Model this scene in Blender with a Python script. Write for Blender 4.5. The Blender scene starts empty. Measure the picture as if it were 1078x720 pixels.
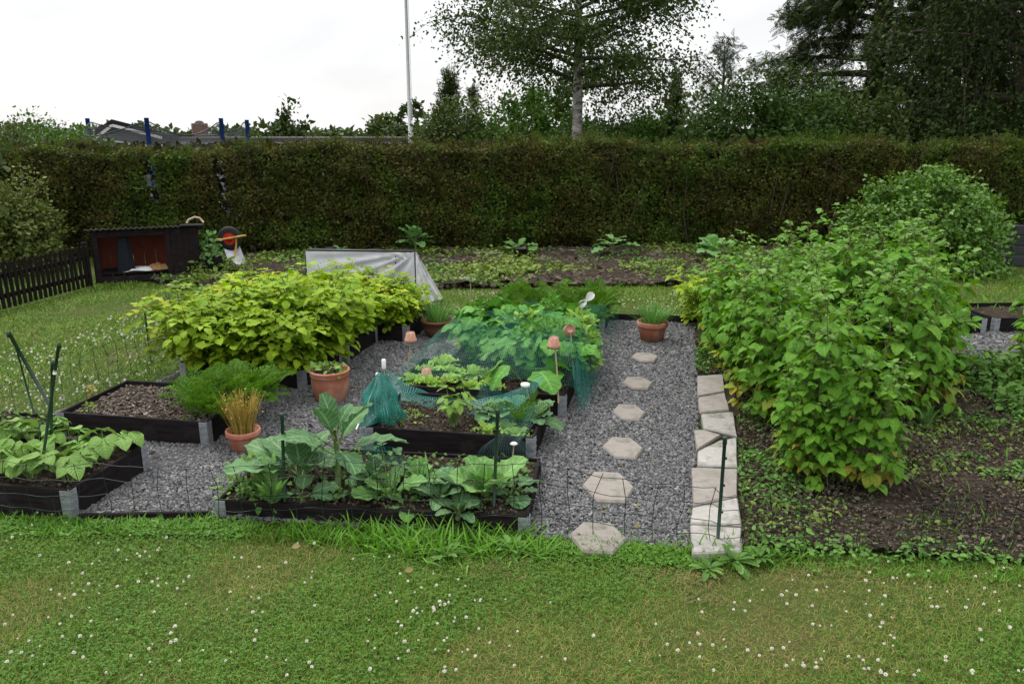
import bpy, math, random
import numpy as np
from mathutils import Vector

SC = bpy.context.scene
COL = SC.collection
R = math.radians
PI = math.pi

# ------------------------------------------------------------------ camera maths
FPX, CAM_H, HOR = 826.0, 2.2, 140.0
PITCH = math.atan((360 - HOR) / FPX)
CP, SP = math.cos(PITCH), math.sin(PITCH)


def ray(px, py):
    a = (px - 539) / FPX
    b = (360 - py) / FPX
    return a, CP + b * SP, -SP + b * CP


def G(px, py, z=0.0):
    """photo pixel -> the point of that sight line at height z"""
    dx, dy, dz = ray(px, py)
    t = (z - CAM_H) / dz
    return np.array((dx * t, dy * t, z))


def AT(px, py, Y):
    """photo pixel -> the point of that sight line at depth Y"""
    dx, dy, dz = ray(px, py)
    t = Y / dy
    return np.array((dx * t, Y, CAM_H + dz * t))


# ------------------------------------------------------------------ objects
def link(o, parent=None):
    COL.objects.link(o)
    if parent is not None:
        o.parent = parent
    return o


def tag(o, label=None, cat=None, group=None, kind=None):
    if label:
        o['label'] = label
    if cat:
        o['category'] = cat
    if group:
        o['group'] = group
    if kind:
        o['kind'] = kind
    return o


def thing(name, label, cat, loc=(0, 0, 0), rz=0.0, group=None):
    o = bpy.data.objects.new(name, None)
    o.empty_display_size = 0.1
    link(o)
    o.location = [float(c) for c in loc]
    o.rotation_euler = (0, 0, rz)
    return tag(o, label, cat, group)


def dup(root, loc, rz=0.0, label=None, scale=1.0, group=None, tilt=(0, 0)):
    r = root.copy()
    COL.objects.link(r)
    r.location = [float(c) for c in loc]
    r.rotation_euler = (tilt[0], tilt[1], rz)
    r.scale = (scale, scale, scale) if np.isscalar(scale) else scale
    if label:
        r['label'] = label
    if group:
        r['group'] = group
    for ch in list(root.children):
        c = ch.copy()
        COL.objects.link(c)
        c.parent = r
        for g in list(ch.children):
            d = g.copy()
            COL.objects.link(d)
            d.parent = c
    return r


class MB:
    """collects geometry (numpy) and links it as one mesh object"""

    def __init__(s):
        s.v, s.uv, s.f, s.n = [], [], [], 0

    def add(s, v, faces, uv=None, mat=0, smooth=True):
        v = np.asarray(v, float).reshape(-1, 3)
        if uv is None:
            uv = np.zeros((len(v), 2))
        for f in faces:
            f = np.asarray(f, np.int64)
            if f.ndim == 1:
                f = f[None]
            if len(f):
                s.f.append((f + s.n, mat, smooth))
        s.v.append(v)
        s.uv.append(np.asarray(uv, float))
        s.n += len(v)
        return s

    def inst(s, tpl, M, T, mat=0, smooth=True):
        v, faces, uv = tpl
        k, m = len(T), len(v)
        if k == 0:
            return s
        V = np.einsum('kij,mj->kmi', M, v) + np.asarray(T)[:, None, :]
        off = (np.arange(k) * m)[:, None, None]
        fs = [(f[None] + off).reshape(-1, f.shape[1]) for f in faces]
        return s.add(V.reshape(-1, 3), fs, np.tile(uv, (k, 1)), mat, smooth)

    def box(s, c, size, rz=0.0, mat=0, tilt=None, bev=0.0):
        hx, hy, hz = [q / 2 for q in size]
        b = min(bev, hx * .9, hy * .9, hz * .9)
        if b <= 0:
            v = np.array([(x, y, z) for z in (-hz, hz) for y in (-hy, hy) for x in (-hx, hx)])
            f = [(0, 2, 3, 1), (4, 5, 7, 6), (0, 1, 5, 4), (2, 6, 7, 3), (0, 4, 6, 2), (1, 3, 7, 5)]
        else:  # chamfered box
            v, idx = [], {}
            for sx in (-1, 1):
                for sy in (-1, 1):
                    for sz in (-1, 1):
                        idx[sx, sy, sz, 0] = len(v); v.append((sx * hx, sy * (hy - b), sz * (hz - b)))
                        idx[sx, sy, sz, 1] = len(v); v.append((sx * (hx - b), sy * hy, sz * (hz - b)))
                        idx[sx, sy, sz, 2] = len(v); v.append((sx * (hx - b), sy * (hy - b), sz * hz))
            v = np.array(v)
            f = []
            for a in range(3):
                o1, o2 = [q for q in range(3) if q != a]
                for sg in (-1, 1):
                    q = []
                    for s1, s2 in ((-1, -1), (1, -1), (1, 1), (-1, 1)):
                        k = [0, 0, 0]; k[a] = sg; k[o1] = s1; k[o2] = s2
                        q.append(idx[(*k, a)])
                    f.append(q)
            for a in range(3):
                o1, o2 = [q for q in range(3) if q != a]
                for s1 in (-1, 1):
                    for s2 in (-1, 1):
                        k0 = [0, 0, 0]; k0[o1] = s1; k0[o2] = s2
                        k1 = list(k0); k0[a] = -1; k1[a] = 1
                        f.append([idx[(*k0, o1)], idx[(*k1, o1)], idx[(*k1, o2)], idx[(*k0, o2)]])
            tri = []
            for sx in (-1, 1):
                for sy in (-1, 1):
                    for sz in (-1, 1):
                        tri.append([idx[sx, sy, sz, q] for q in range(3)])
        M = np.eye(3)
        if tilt is not None:
            ax, ay = tilt
            ca, sa = math.cos(ax), math.sin(ax)
            cb, sb = math.cos(ay), math.sin(ay)
            M = np.array(((1, 0, 0), (0, ca, -sa), (0, sa, ca))) @ M
            M = np.array(((cb, 0, sb), (0, 1, 0), (-sb, 0, cb))) @ M
        cz, sz_ = math.cos(rz), math.sin(rz)
        M = np.array(((cz, -sz_, 0), (sz_, cz, 0), (0, 0, 1))) @ M
        s.add(v @ M.T + np.asarray(c), [np.array(f)] + ([np.array(tri)] if b > 0 else []), None, mat, False)
        return s

    def tube(s, pts, rad, sides=6, mat=0, cap=True):
        pts = np.asarray(pts, float)
        n = len(pts)
        rad = np.broadcast_to(np.asarray(rad, float), (n,))
        d = np.gradient(pts, axis=0)
        d /= np.linalg.norm(d, axis=1)[:, None] + 1e-12
        ref = np.array((0., 0., 1.)) if abs(d[:, 2]).mean() < .8 else np.array((0., 1., 0.))
        a = np.cross(d, ref)
        a /= np.linalg.norm(a, axis=1)[:, None] + 1e-12
        b = np.cross(d, a)
        th = np.arange(sides) * 2 * PI / sides
        V = pts[:, None] + rad[:, None, None] * (np.cos(th)[None, :, None] * a[:, None] + np.sin(th)[None, :, None] * b[:, None])
        i = np.arange(n - 1)[:, None] * sides
        j = np.arange(sides)[None]
        j2 = (j + 1) % sides
        f = np.stack(np.broadcast_arrays(i + j, i + j2, i + sides + j2, i + sides + j), -1).reshape(-1, 4)
        L = np.linspace(0, 1, n)
        uv = np.stack(np.broadcast_arrays(th[None] / 2 / PI, L[:, None]), -1).reshape(-1, 2)
        fs = [f]
        if cap:
            fs += [np.arange(sides)[None], (np.arange(sides)[::-1] + (n - 1) * sides)[None]]
        s.add(V.reshape(-1, 3), fs, uv, mat, True)
        return s

    def lathe(s, prof, c=(0, 0, 0), sides=28, mat=0, M=None):
        prof = np.asarray(prof, float)
        n = len(prof)
        th = np.arange(sides) * 2 * PI / sides
        V = np.stack(np.broadcast_arrays(prof[:, 0][:, None] * np.cos(th), prof[:, 0][:, None] * np.sin(th), prof[:, 1][:, None]), -1)
        i = np.arange(n - 1)[:, None] * sides
        j = np.arange(sides)[None]
        j2 = (j + 1) % sides
        f = np.stack(np.broadcast_arrays(i + j, i + j2, i + sides + j2, i + sides + j), -1).reshape(-1, 4)
        V = V.reshape(-1, 3)
        if M is not None:
            V = V @ np.asarray(M).T
        s.add(V + np.asarray(c), [f], None, mat, True)
        return s

    def prism(s, poly, z0, z1, bev=0.0, mat=0):
        p = np.asarray(poly, float)
        n = len(p)
        c = p.mean(0)
        rings = [np.c_[p, np.full(n, z0)]]
        if bev > 0:
            rings.append(np.c_[p, np.full(n, z1 - bev)])
            q = c + (p - c) * (1 - bev / np.linalg.norm(p - c, axis=1).mean())
            rings.append(np.c_[q, np.full(n, z1)])
        else:
            rings.append(np.c_[p, np.full(n, z1)])
        V = np.concatenate(rings)
        fs = []
        for k in range(len(rings) - 1):
            for j in range(n):
                j2 = (j + 1) % n
                fs.append((k * n + j, k * n + j2, (k + 1) * n + j2, (k + 1) * n + j))
        top = (len(rings) - 1) * n
        s.add(V, [np.array(fs), np.arange(n)[None] + top, np.arange(n)[::-1][None]], None, mat, False)
        return s

    def mesh(s, name):
        me = bpy.data.meshes.new(name)
        V = np.concatenate(s.v).astype(np.float32)
        UV = np.concatenate(s.uv).astype(np.float32)
        loops = np.concatenate([f.reshape(-1) for f, _, _ in s.f]).astype(np.int32)
        tot = np.concatenate([np.full(len(f), f.shape[1]) for f, _, _ in s.f]).astype(np.int32)
        mat = np.concatenate([np.full(len(f), m) for f, m, _ in s.f]).astype(np.int32)
        sm = np.concatenate([np.full(len(f), q) for f, _, q in s.f]).astype(bool)
        st = np.concatenate([[0], np.cumsum(tot)[:-1]]).astype(np.int32)
        me.vertices.add(len(V))
        me.vertices.foreach_set('co', V.ravel())
        me.loops.add(len(loops))
        me.loops.foreach_set('vertex_index', loops)
        me.polygons.add(len(tot))
        me.polygons.foreach_set('loop_start', st)
        me.polygons.foreach_set('loop_total', tot)
        me.polygons.foreach_set('material_index', mat)
        me.polygons.foreach_set('use_smooth', sm)
        uvl = me.uv_layers.new(name='UVMap')
        uvl.data.foreach_set('uv', UV[loops].ravel())
        me.update(calc_edges=True)
        me.validate()
        return me

    def obj(s, name, mats, parent=None, loc=None):
        me = s.mesh(name)
        for m in (mats if isinstance(mats, (list, tuple)) else [mats]):
            me.materials.append(m)
        o = bpy.data.objects.new(name, me)
        link(o, parent)
        if loc is not None:
            o.location = [float(c) for c in loc]
        return o


# ------------------------------------------------------------------ leaf templates
def leaf_tpl(prof, nseg=5, cols=2, fold=.25, droop=.5, wave=0.0, wf=3.0, cup=0.0, seed=0):
    """unit leaf: base at the origin, along +Y, upper side +Z; prof(t) is the half width"""
    rr = np.random.default_rng(seed)
    t = np.linspace(0, 1, nseg + 1)
    w = np.array([prof(q) for q in t])
    sgrid = np.linspace(-1, 1, cols + 1)
    ang = -droop * t
    dy = np.cos(ang); dz = np.sin(ang)
    yy = np.concatenate([[0], np.cumsum((dy[1:] + dy[:-1]) / 2)]) / nseg
    zz = np.concatenate([[0], np.cumsum((dz[1:] + dz[:-1]) / 2)]) / nseg
    V, UV = [], []
    for i in range(nseg + 1):
        for sx in sgrid:
            x = w[i] * sx
            up = fold * abs(x) - cup * x * x * 2 + wave * math.sin(wf * 2 * PI * t[i] + (0 if sx > 0 else 1.7)) * abs(sx) ** 1.5 * (w[i] + .02)
            V.append((x, yy[i] - up * math.sin(ang[i]), zz[i] + up * math.cos(ang[i])))
            UV.append(((sx + 1) / 2, t[i]))
    m = cols + 1
    f = [(i * m + j, i * m + j + 1, (i + 1) * m + j + 1, (i + 1) * m + j) for i in range(nseg) for j in range(cols)]
    return np.array(V), [np.array(f)], np.array(UV)


def ovate(wid=.33, peak=.38, tip=.02, base=.03):
    def p(t):
        if t < peak:
            q = t / peak
            return base + (wid - base) * math.sin(q * PI / 2) ** .8
        q = (t - peak) / (1 - peak)
        return tip + (wid - tip) * max(0, math.cos(q * PI / 2)) ** .9
    return p


def blade(w=.05):
    return lambda t: w * (1 - t) ** .6 * (.7 + .6 * t) + .004


def serrate(p, n=8, a=.14):
    def q(t):
        return p(t) * (1 + a * (((t * n) % 1.0) - .5))
    return q


def frames(d, n, s):
    """leaf frames from axis d, upper side n and size s"""
    d = np.asarray(d, float)
    d = d / (np.linalg.norm(d, axis=1)[:, None] + 1e-9)
    x = np.cross(d, n)
    x = x / (np.linalg.norm(x, axis=1)[:, None] + 1e-9)
    z = np.cross(x, d)
    M = np.stack((x, d, z), -1)
    s = np.asarray(s, float)
    if s.ndim == 1:
        return M * s[:, None, None]
    return M * s[:, None, :]


def sph(rr, k):
    v = rr.normal(size=(k, 3))
    return v / np.linalg.norm(v, axis=1)[:, None]


# ------------------------------------------------------------------ materials
def new_mat(name):
    m = bpy.data.materials.new(name)
    m.use_nodes = True
    nt = m.node_tree
    nt.nodes.clear()
    return m, nt


def nd(nt, typ, props=None, **inp):
    n = nt.nodes.new(typ)
    for k, v in (props or {}).items():
        setattr(n, k, v)
    for k, v in inp.items():
        key = int(k[1:]) if k[0] == '_' and k[1:].isdigit() else k.replace('_', ' ')
        sock = n.inputs[key]
        if isinstance(v, bpy.types.NodeSocket):
            nt.links.new(v, sock)
        else:
            sock.default_value = v
    return n


def c4(c):
    return (c[0], c[1], c[2], 1.0)


def ramp(nt, fac, stops, interp='LINEAR'):
    n = nt.nodes.new('ShaderNodeValToRGB')
    n.color_ramp.interpolation = interp
    e = n.color_ramp.elements
    while len(e) < len(stops):
        e.new(.5)
    for q, (p, c) in zip(e, stops):
        q.position = p
        q.color = c4(c)
    nt.links.new(fac, n.inputs[0])
    return n.outputs[0]


def math_(nt, op, a, b=None, clamp=False):
    n = nt.nodes.new('ShaderNodeMath')
    n.operation = op
    n.use_clamp = clamp
    for i, v in enumerate((a, b)):
        if v is None:
            continue
        if isinstance(v, bpy.types.NodeSocket):
            nt.links.new(v, n.inputs[i])
        else:
            n.inputs[i].default_value = v
    return n.outputs[0]


def mixc(nt, fac, a, b, blend='MIX'):
    n = nt.nodes.new('ShaderNodeMix')
    n.data_type = 'RGBA'
    n.blend_type = blend
    for sock, v in ((n.inputs[0], fac), (n.inputs[6], a), (n.inputs[7], b)):
        if isinstance(v, bpy.types.NodeSocket):
            nt.links.new(v, sock)
        else:
            sock.default_value = v if not isinstance(v, (tuple, list)) else c4(v)
    return n.outputs[2]


def noise(nt, scale, detail=4, rough=.55, co=None, dist=0.0):
    n = nd(nt, 'ShaderNodeTexNoise', None, Scale=scale, Detail=detail, Roughness=rough, Distortion=dist)
    if co is not None:
        nt.links.new(co, n.inputs['Vector'])
    return n.outputs[0]


def out(nt, sh):
    o = nt.nodes.new('ShaderNodeOutputMaterial')
    nt.links.new(sh, o.inputs[0])


def bump(nt, h, strength=.4, dist=.01):
    return nd(nt, 'ShaderNodeBump', None, Strength=strength, Distance=dist, Height=h).outputs[0]


def leaf_mat(name, cols, rough=.55, trans=.3, vein=.25, spec=.18, objvar=.25, patch=.3, side=9.0, nscale=5.0, alt=None, altscale=.8, altf=(.46, .60)):
    m, nt = new_mat(name)
    geo = nt.nodes.new('ShaderNodeNewGeometry')
    k = len(cols)
    c = ramp(nt, geo.outputs['Random Per Island'], [(i / max(1, k - 1), q) for i, q in enumerate(cols)])
    tc = nt.nodes.new('ShaderNodeTexCoord')
    nz = noise(nt, nscale, 3, .6, tc.outputs['Object'])
    val = math_(nt, 'ADD', math_(nt, 'MULTIPLY', nz, patch * 2), 1 - patch)
    if alt is not None:
        ca = ramp(nt, geo.outputs['Random Per Island'], [(i / max(1, len(alt) - 1), q) for i, q in enumerate(alt)])
        c = mixc(nt, ramp(nt, noise(nt, altscale, 5, .7, tc.outputs['Object']), [(altf[0], (0, 0, 0)), (altf[1], (1, 1, 1))]), c, ca)
    oi = nt.nodes.new('ShaderNodeObjectInfo')
    val = math_(nt, 'MULTIPLY', val, math_(nt, 'ADD', math_(nt, 'MULTIPLY', oi.outputs['Random'], objvar), 1 - objvar / 2))
    c = mixc(nt, 1.0, c, nd(nt, 'ShaderNodeCombineXYZ', None, X=val, Y=val, Z=val).outputs[0], 'MULTIPLY')
    nrm = None
    if vein > 0:
        sp = nd(nt, 'ShaderNodeSeparateXYZ', None, Vector=tc.outputs['UV'])
        u = math_(nt, 'ABSOLUTE', math_(nt, 'SUBTRACT', sp.outputs[0], .5))
        mid = math_(nt, 'SUBTRACT', 1.0, math_(nt, 'MULTIPLY', u, 22.0 if vein < .5 else 15.0), True)
        ph = math_(nt, 'SUBTRACT', math_(nt, 'MULTIPLY', sp.outputs[1], side), math_(nt, 'MULTIPLY', u, side * .55))
        sv = math_(nt, 'ABSOLUTE', math_(nt, 'SUBTRACT', math_(nt, 'FRACT', ph), .5))
        svn = math_(nt, 'SUBTRACT', 1.0, math_(nt, 'MULTIPLY', sv, 9.0 if vein < .5 else 6.5), True)
        vv = math_(nt, 'MAXIMUM', mid, math_(nt, 'MULTIPLY', svn, .5))
        lite = tuple(min(1, q * 1.9 + (.03 if vein < .5 else .10)) for q in cols[len(cols) // 2])
        c = mixc(nt, math_(nt, 'MULTIPLY', vv, vein), c, lite)
        cr = noise(nt, 55.0, 3, .6, tc.outputs['Object'])
        nrm = bump(nt, math_(nt, 'ADD', sv, math_(nt, 'MULTIPLY', cr, 1.2)), .7, .007)
        bl = ramp(nt, noise(nt, 26.0, 4, .7, tc.outputs['Object']), [(.60, (0, 0, 0)), (.74, (1, 1, 1))])
        c = mixc(nt, math_(nt, 'MULTIPLY', bl, .45), c, tuple(q * .55 + .012 for q in cols[0]))
    p = nd(nt, 'ShaderNodeBsdfPrincipled', None, Base_Color=c, Roughness=rough)
    p.inputs['Specular IOR Level'].default_value = spec
    if nrm is not None:
        nt.links.new(nrm, p.inputs['Normal'])
    hs = nd(nt, 'ShaderNodeHueSaturation', None, Hue=.49, Saturation=1.1, Value=1.25, Color=c)
    tr = nd(nt, 'ShaderNodeBsdfTranslucent', None, Color=hs.outputs[0])
    mx = nd(nt, 'ShaderNodeMixShader', None, _0=trans, _1=p.outputs[0], _2=tr.outputs[0])
    out(nt, mx.outputs[0])
    return m


def island_mat(name, cols, rough=.85, nscale=60, bumpd=.004, spec=.3, nz_amt=.5):
    """stones, clods: a colour per piece plus fine mottling"""
    m, nt = new_mat(name)
    geo = nt.nodes.new('ShaderNodeNewGeometry')
    k = len(cols)
    c = ramp(nt, geo.outputs['Random Per Island'], [(i / max(1, k - 1), q) for i, q in enumerate(cols)])
    tc = nt.nodes.new('ShaderNodeTexCoord')
    nz = noise(nt, nscale, 4, .6, tc.outputs['Object'])
    v = math_(nt, 'ADD', math_(nt, 'MULTIPLY', nz, nz_amt * 2), 1 - nz_amt)
    c = mixc(nt, 1.0, c, nd(nt, 'ShaderNodeCombineXYZ', None, X=v, Y=v, Z=v).outputs[0], 'MULTIPLY')
    p = nd(nt, 'ShaderNodeBsdfPrincipled', None, Base_Color=c, Roughness=rough, Normal=bump(nt, nz, .5, bumpd))
    p.inputs['Specular IOR Level'].default_value = spec
    out(nt, p.outputs[0])
    return m


def surf(name, stops, scale=8, detail=5, rough=.7, metal=0.0, bstr=.3, bdist=.005, spec=.4, rvar=0.0, stretch=(1, 1, 1), scale2=None, c2=None, f2=(.5, .65)):
    """mottled surface; optionally a second patchy colour (stains, moss)"""
    m, nt = new_mat(name)
    tc = nt.nodes.new('ShaderNodeTexCoord')
    mp = nd(nt, 'ShaderNodeMapping', None, Vector=tc.outputs['Object'], Scale=stretch)
    nz = noise(nt, scale, detail, .6, mp.outputs[0])
    c = ramp(nt, nz, stops)
    if c2 is not None:
        n2 = noise(nt, scale2, 4, .6, tc.outputs['Object'])
        fac = ramp(nt, n2, [(f2[0], (0, 0, 0)), (f2[1], (1, 1, 1))])
        c = mixc(nt, fac, c, c2)
    oi = nt.nodes.new('ShaderNodeObjectInfo')
    v = math_(nt, 'ADD', math_(nt, 'MULTIPLY', oi.outputs['Random'], .2), .9)
    c = mixc(nt, 1.0, c, nd(nt, 'ShaderNodeCombineXYZ', None, X=v, Y=v, Z=v).outputs[0], 'MULTIPLY')
    fine = noise(nt, scale * 9, 3, .6, mp.outputs[0])
    p = nd(nt, 'ShaderNodeBsdfPrincipled', None, Base_Color=c, Roughness=rough, Metallic=metal, Normal=bump(nt, fine, bstr, bdist))
    p.inputs['Specular IOR Level'].default_value = spec
    out(nt, p.outputs[0])
    return m


def plain(name, c, rough=.6, metal=0.0, spec=.4, var=.25, scale=14):
    a = tuple(q * (1 - var) for q in c)
    b = tuple(min(1, q * (1 + var)) for q in c)
    return surf(name, [(.3, a), (.7, b)], scale=scale, rough=rough, metal=metal, bstr=.12, bdist=.002, spec=spec)


def net_mat(name, col, cell, wid, base_alpha=0.0):
    """knotted net: threads of a real grid in the sheet's UVs (metres), open between"""
    m, nt = new_mat(name)
    tc = nt.nodes.new('ShaderNodeTexCoord')
    sp = nd(nt, 'ShaderNodeSeparateXYZ', None, Vector=tc.outputs['UV'])
    fx = math_(nt, 'LESS_THAN', math_(nt, 'FRACT', math_(nt, 'DIVIDE', sp.outputs[0], cell)), wid)
    fy = math_(nt, 'LESS_THAN', math_(nt, 'FRACT', math_(nt, 'DIVIDE', sp.outputs[1], cell)), wid)
    a = math_(nt, 'MAXIMUM', math_(nt, 'MAXIMUM', fx, fy), base_alpha)
    p = nd(nt, 'ShaderNodeBsdfPrincipled', None, Base_Color=c4(col), Roughness=.5)
    tr = nd(nt, 'ShaderNodeBsdfTransparent', None)
    mx = nd(nt, 'ShaderNodeMixShader', None, _0=a, _1=tr.outputs[0], _2=p.outputs[0])
    out(nt, mx.outputs[0])
    return m

# ------------------------------------------------------------------ palette
M = {}
M['black_wood'] = surf('stained_wood', [(.25, (.004, .0035, .004)), (.75, (.022, .018, .019))], scale=5, rough=.8, spec=.1, stretch=(1, 1, 7), bstr=.35, bdist=.004, c2=(.032, .027, .025), scale2=7, f2=(.56, .78))
M['steel'] = surf('galvanised_steel', [(.3, (.22, .24, .27)), (.7, (.40, .42, .45))], scale=26, rough=.45, metal=.55, bstr=.1, c2=(.14, .13, .13), scale2=15, f2=(.58, .75))
M['soil'] = surf('garden_soil', [(.25, (.022, .016, .011)), (.5, (.052, .040, .029)), (.8, (.11, .088, .066))], scale=16, detail=9, rough=.95, bstr=.9, bdist=.03, spec=.1)
M['clod'] = island_mat('soil_clods', [(.026, .019, .014), (.055, .042, .031), (.085, .067, .05), (.14, .118, .094)], rough=.95, spec=.1)
M['mulch'] = island_mat('bark_mulch', [(.03, .022, .017), (.085, .066, .054), (.17, .14, .115), (.05, .038, .03), (.26, .22, .19)], rough=.9, spec=.1)
M['gravel'] = island_mat('gravel_stone', [(.042, .042, .045), (.08, .080, .084), (.13, .130, .134), (.185, .184, .186), (.068, .068, .072), (.26, .255, .25)], rough=.8, nscale=120)
M['gravel_bed'] = surf('gravel_bedding', [(.3, (.035, .036, .04)), (.7, (.11, .112, .12))], scale=60, rough=.95, bstr=.8, bdist=.012)
M['hex'] = surf('stepping_concrete', [(.3, (.19, .168, .15)), (.7, (.29, .262, .238))], scale=9, rough=.85, bstr=.5, bdist=.003, c2=(.13, .125, .10), scale2=9, f2=(.48, .70), spec=.2)
M['slab_light'] = surf('pale_slab', [(.3, (.27, .257, .24)), (.7, (.38, .362, .34))], scale=10, rough=.85, bstr=.5, bdist=.003, c2=(.16, .155, .125), scale2=8, f2=(.48, .68), spec=.2)
M['slab_dark'] = surf('grey_slab', [(.3, (.19, .17, .15)), (.7, (.30, .275, .25))], scale=16, rough=.9, bstr=.6, bdist=.004, c2=(.16, .16, .12), scale2=8, f2=(.55, .75), spec=.2)
M['terracotta'] = surf('terracotta', [(.3, (.32, .11, .065)), (.7, (.42, .17, .105))], scale=7, rough=.8, bstr=.25, bdist=.003, c2=(.46, .31, .25), scale2=6, f2=(.46, .76), spec=.25)
M['brown_clay'] = surf('brown_clay', [(.3, (.15, .062, .038)), (.7, (.22, .095, .06))], scale=7, rough=.6, spec=.3)
M['clay_small'] = surf('small_clay_pot', [(.3, (.27, .125, .08)), (.7, (.38, .21, .145))], scale=20, rough=.8, c2=(.5, .36, .28), scale2=14, f2=(.55, .75))
M['cane'] = plain('bamboo', (.38, .31, .19), .6)
M['green_pole'] = plain('green_coated_steel', (.012, .035, .024), .4, spec=.5)
M['wire'] = plain('coated_wire', (.008, .020, .016), .5)
M['white_plastic'] = plain('white_plastic', (.72, .72, .70), .35, var=.08)
M['net'] = net_mat('green_net', (.012, .19, .14), .018, .06)
M['net_bunch'] = net_mat('green_net_bunch', (.012, .19, .155), .014, .17)
M['stem'] = plain('green_stem', (.10, .16, .045), .6)
M['cane_stem'] = plain('raspberry_cane', (.12, .10, .045), .7)
M['woody'] = surf('woody_stem', [(.3, (.035, .026, .018)), (.7, (.085, .066, .048))], scale=14, rough=.9, stretch=(3, 3, .6), bstr=.6, bdist=.01)
M['straw'] = leaf_mat('dry_straw', [(.33, .24, .05), (.42, .34, .09), (.25, .15, .035), (.28, .28, .06)], vein=0, trans=.2)

M['potato'] = leaf_mat('potato_leaf', [(.14, .275, .013), (.22, .37, .018), (.275, .41, .02), (.18, .325, .016), (.33, .45, .03)], vein=.3, trans=.25)
M['potato_yellow'] = leaf_mat('yellowing_leaf', [(.33, .41, .025), (.40, .44, .025), (.27, .38, .02), (.45, .43, .03)], vein=.3, trans=.25)
M['rasp'] = leaf_mat('raspberry_leaf', [(.058, .18, .010), (.094, .24, .015), (.14, .30, .026), (.074, .21, .012)], vein=.4, trans=.22, spec=.2)
M['rasp_low'] = leaf_mat('old_raspberry_leaf', [(.12, .22, .028), (.19, .27, .03), (.33, .29, .035), (.22, .14, .03)], vein=.3, trans=.22)
M['rasp_tip'] = leaf_mat('young_raspberry_leaf', [(.14, .28, .05), (.19, .34, .08), (.13, .27, .045)], vein=.3, trans=.22)
M['bean'] = leaf_mat('bean_leaf', [(.14, .27, .05), (.18, .32, .075), (.20, .36, .085)], vein=.35, trans=.22, side=7)
M['carrot'] = leaf_mat('carrot_frond', [(.065, .17, .016), (.095, .22, .024), (.14, .27, .035)], vein=0, trans=.26)
M['cabbage'] = leaf_mat('cabbage_leaf', [(.055, .13, .05), (.085, .18, .07), (.12, .23, .09)], vein=.7, trans=.2, patch=.45, side=6, rough=.55)
M['cabbage_light'] = leaf_mat('young_cabbage_leaf', [(.11, .245, .055), (.15, .305, .08), (.20, .36, .11)], vein=.5, trans=.25, side=6)
M['lettuce'] = leaf_mat('lettuce_leaf', [(.19, .36, .055), (.25, .43, .075), (.30, .46, .10)], vein=.35, trans=.26)
M['squash'] = leaf_mat('squash_leaf', [(.055, .19, .022), (.08, .24, .032), (.115, .29, .045)], vein=.5, trans=.22, side=6)
M['parsley'] = leaf_mat('parsley_leaf', [(.05, .15, .022), (.08, .205, .032), (.10, .235, .038)], vein=0, trans=.22)
M['kale'] = leaf_mat('kale_leaf', [(.09, .20, .055), (.13, .27, .08), (.16, .32, .10)], vein=.3, trans=.25)
M['chive'] = leaf_mat('chive_blade', [(.08, .20, .04), (.12, .26, .06)], vein=0, trans=.2)
M['weed'] = leaf_mat('weed_leaf', [(.06, .14, .025), (.09, .20, .035), (.13, .25, .05)], vein=0, trans=.22)
M['weed_yellow'] = leaf_mat('pale_weed_leaf', [(.13, .20, .035), (.19, .26, .05), (.10, .18, .03)], vein=0, trans=.22)
M['hedge'] = leaf_mat('beech_hedge_leaf', [(.022, .034, .006), (.050, .074, .011), (.085, .105, .016), (.10, .072, .018), (.072, .040, .012), (.030, .048, .008), (.14, .15, .045)], vein=0, trans=.22, patch=.75, spec=.12, nscale=1.9, alt=[(.03, .062, .008), (.055, .105, .012), (.08, .14, .018), (.045, .08, .010), (.12, .18, .03)])
M['laurel'] = leaf_mat('round_bush_leaf', [(.055, .145, .012), (.09, .20, .02), (.135, .26, .036)], vein=0, trans=.2, spec=.4)
M['willow'] = leaf_mat('pale_bush_leaf', [(.08, .115, .022), (.12, .155, .032), (.17, .20, .055), (.05, .08, .016)], vein=0, trans=.22)
M['birch'] = leaf_mat('birch_leaf', [(.034, .062, .012), (.05, .085, .016), (.068, .105, .022)], vein=0, trans=.22)
M['darktree'] = leaf_mat('dark_crown_leaf', [(.024, .046, .010), (.038, .066, .013), (.056, .09, .018)], vein=0, trans=.2)
M['conifer'] = leaf_mat('conifer_spray', [(.018, .036, .009), (.03, .052, .012), (.05, .075, .016), (.075, .10, .024)], vein=0, trans=.12)
M['pine'] = leaf_mat('pine_needle', [(.030, .048, .026), (.045, .068, .036)], vein=0, trans=.12)
M['shrub'] = leaf_mat('shrub_leaf', [(.032, .08, .012), (.055, .12, .018), (.085, .165, .026)], vein=0, trans=.28)
M['shrub_dark'] = leaf_mat('dark_shrub_leaf', [(.026, .062, .010), (.042, .09, .014), (.066, .13, .022)], vein=0, trans=.22)
M['shrub_olive'] = leaf_mat('olive_shrub_leaf', [(.035, .058, .012), (.058, .088, .02), (.085, .115, .03)], vein=0, trans=.28)
M['dry_grass'] = leaf_mat('dry_grass_blade', [(.25, .225, .06), (.34, .29, .10), (.17, .20, .04), (.42, .33, .14), (.26, .16, .07)], vein=0, trans=.25)
M['thatch'] = leaf_mat('cut_grass_thatch', [(.16, .13, .05), (.22, .18, .075), (.12, .09, .035)], vein=0, trans=.1)
M['grass'] = leaf_mat('grass_blade', [(.056, .145, .012), (.082, .185, .017), (.112, .22, .024), (.16, .205, .038), (.09, .19, .018), (.22, .215, .07)], vein=0, trans=.22, patch=.35)
M['lush'] = leaf_mat('long_grass_blade', [(.06, .17, .013), (.09, .225, .02), (.135, .28, .03)], vein=0, trans=.26)
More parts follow.
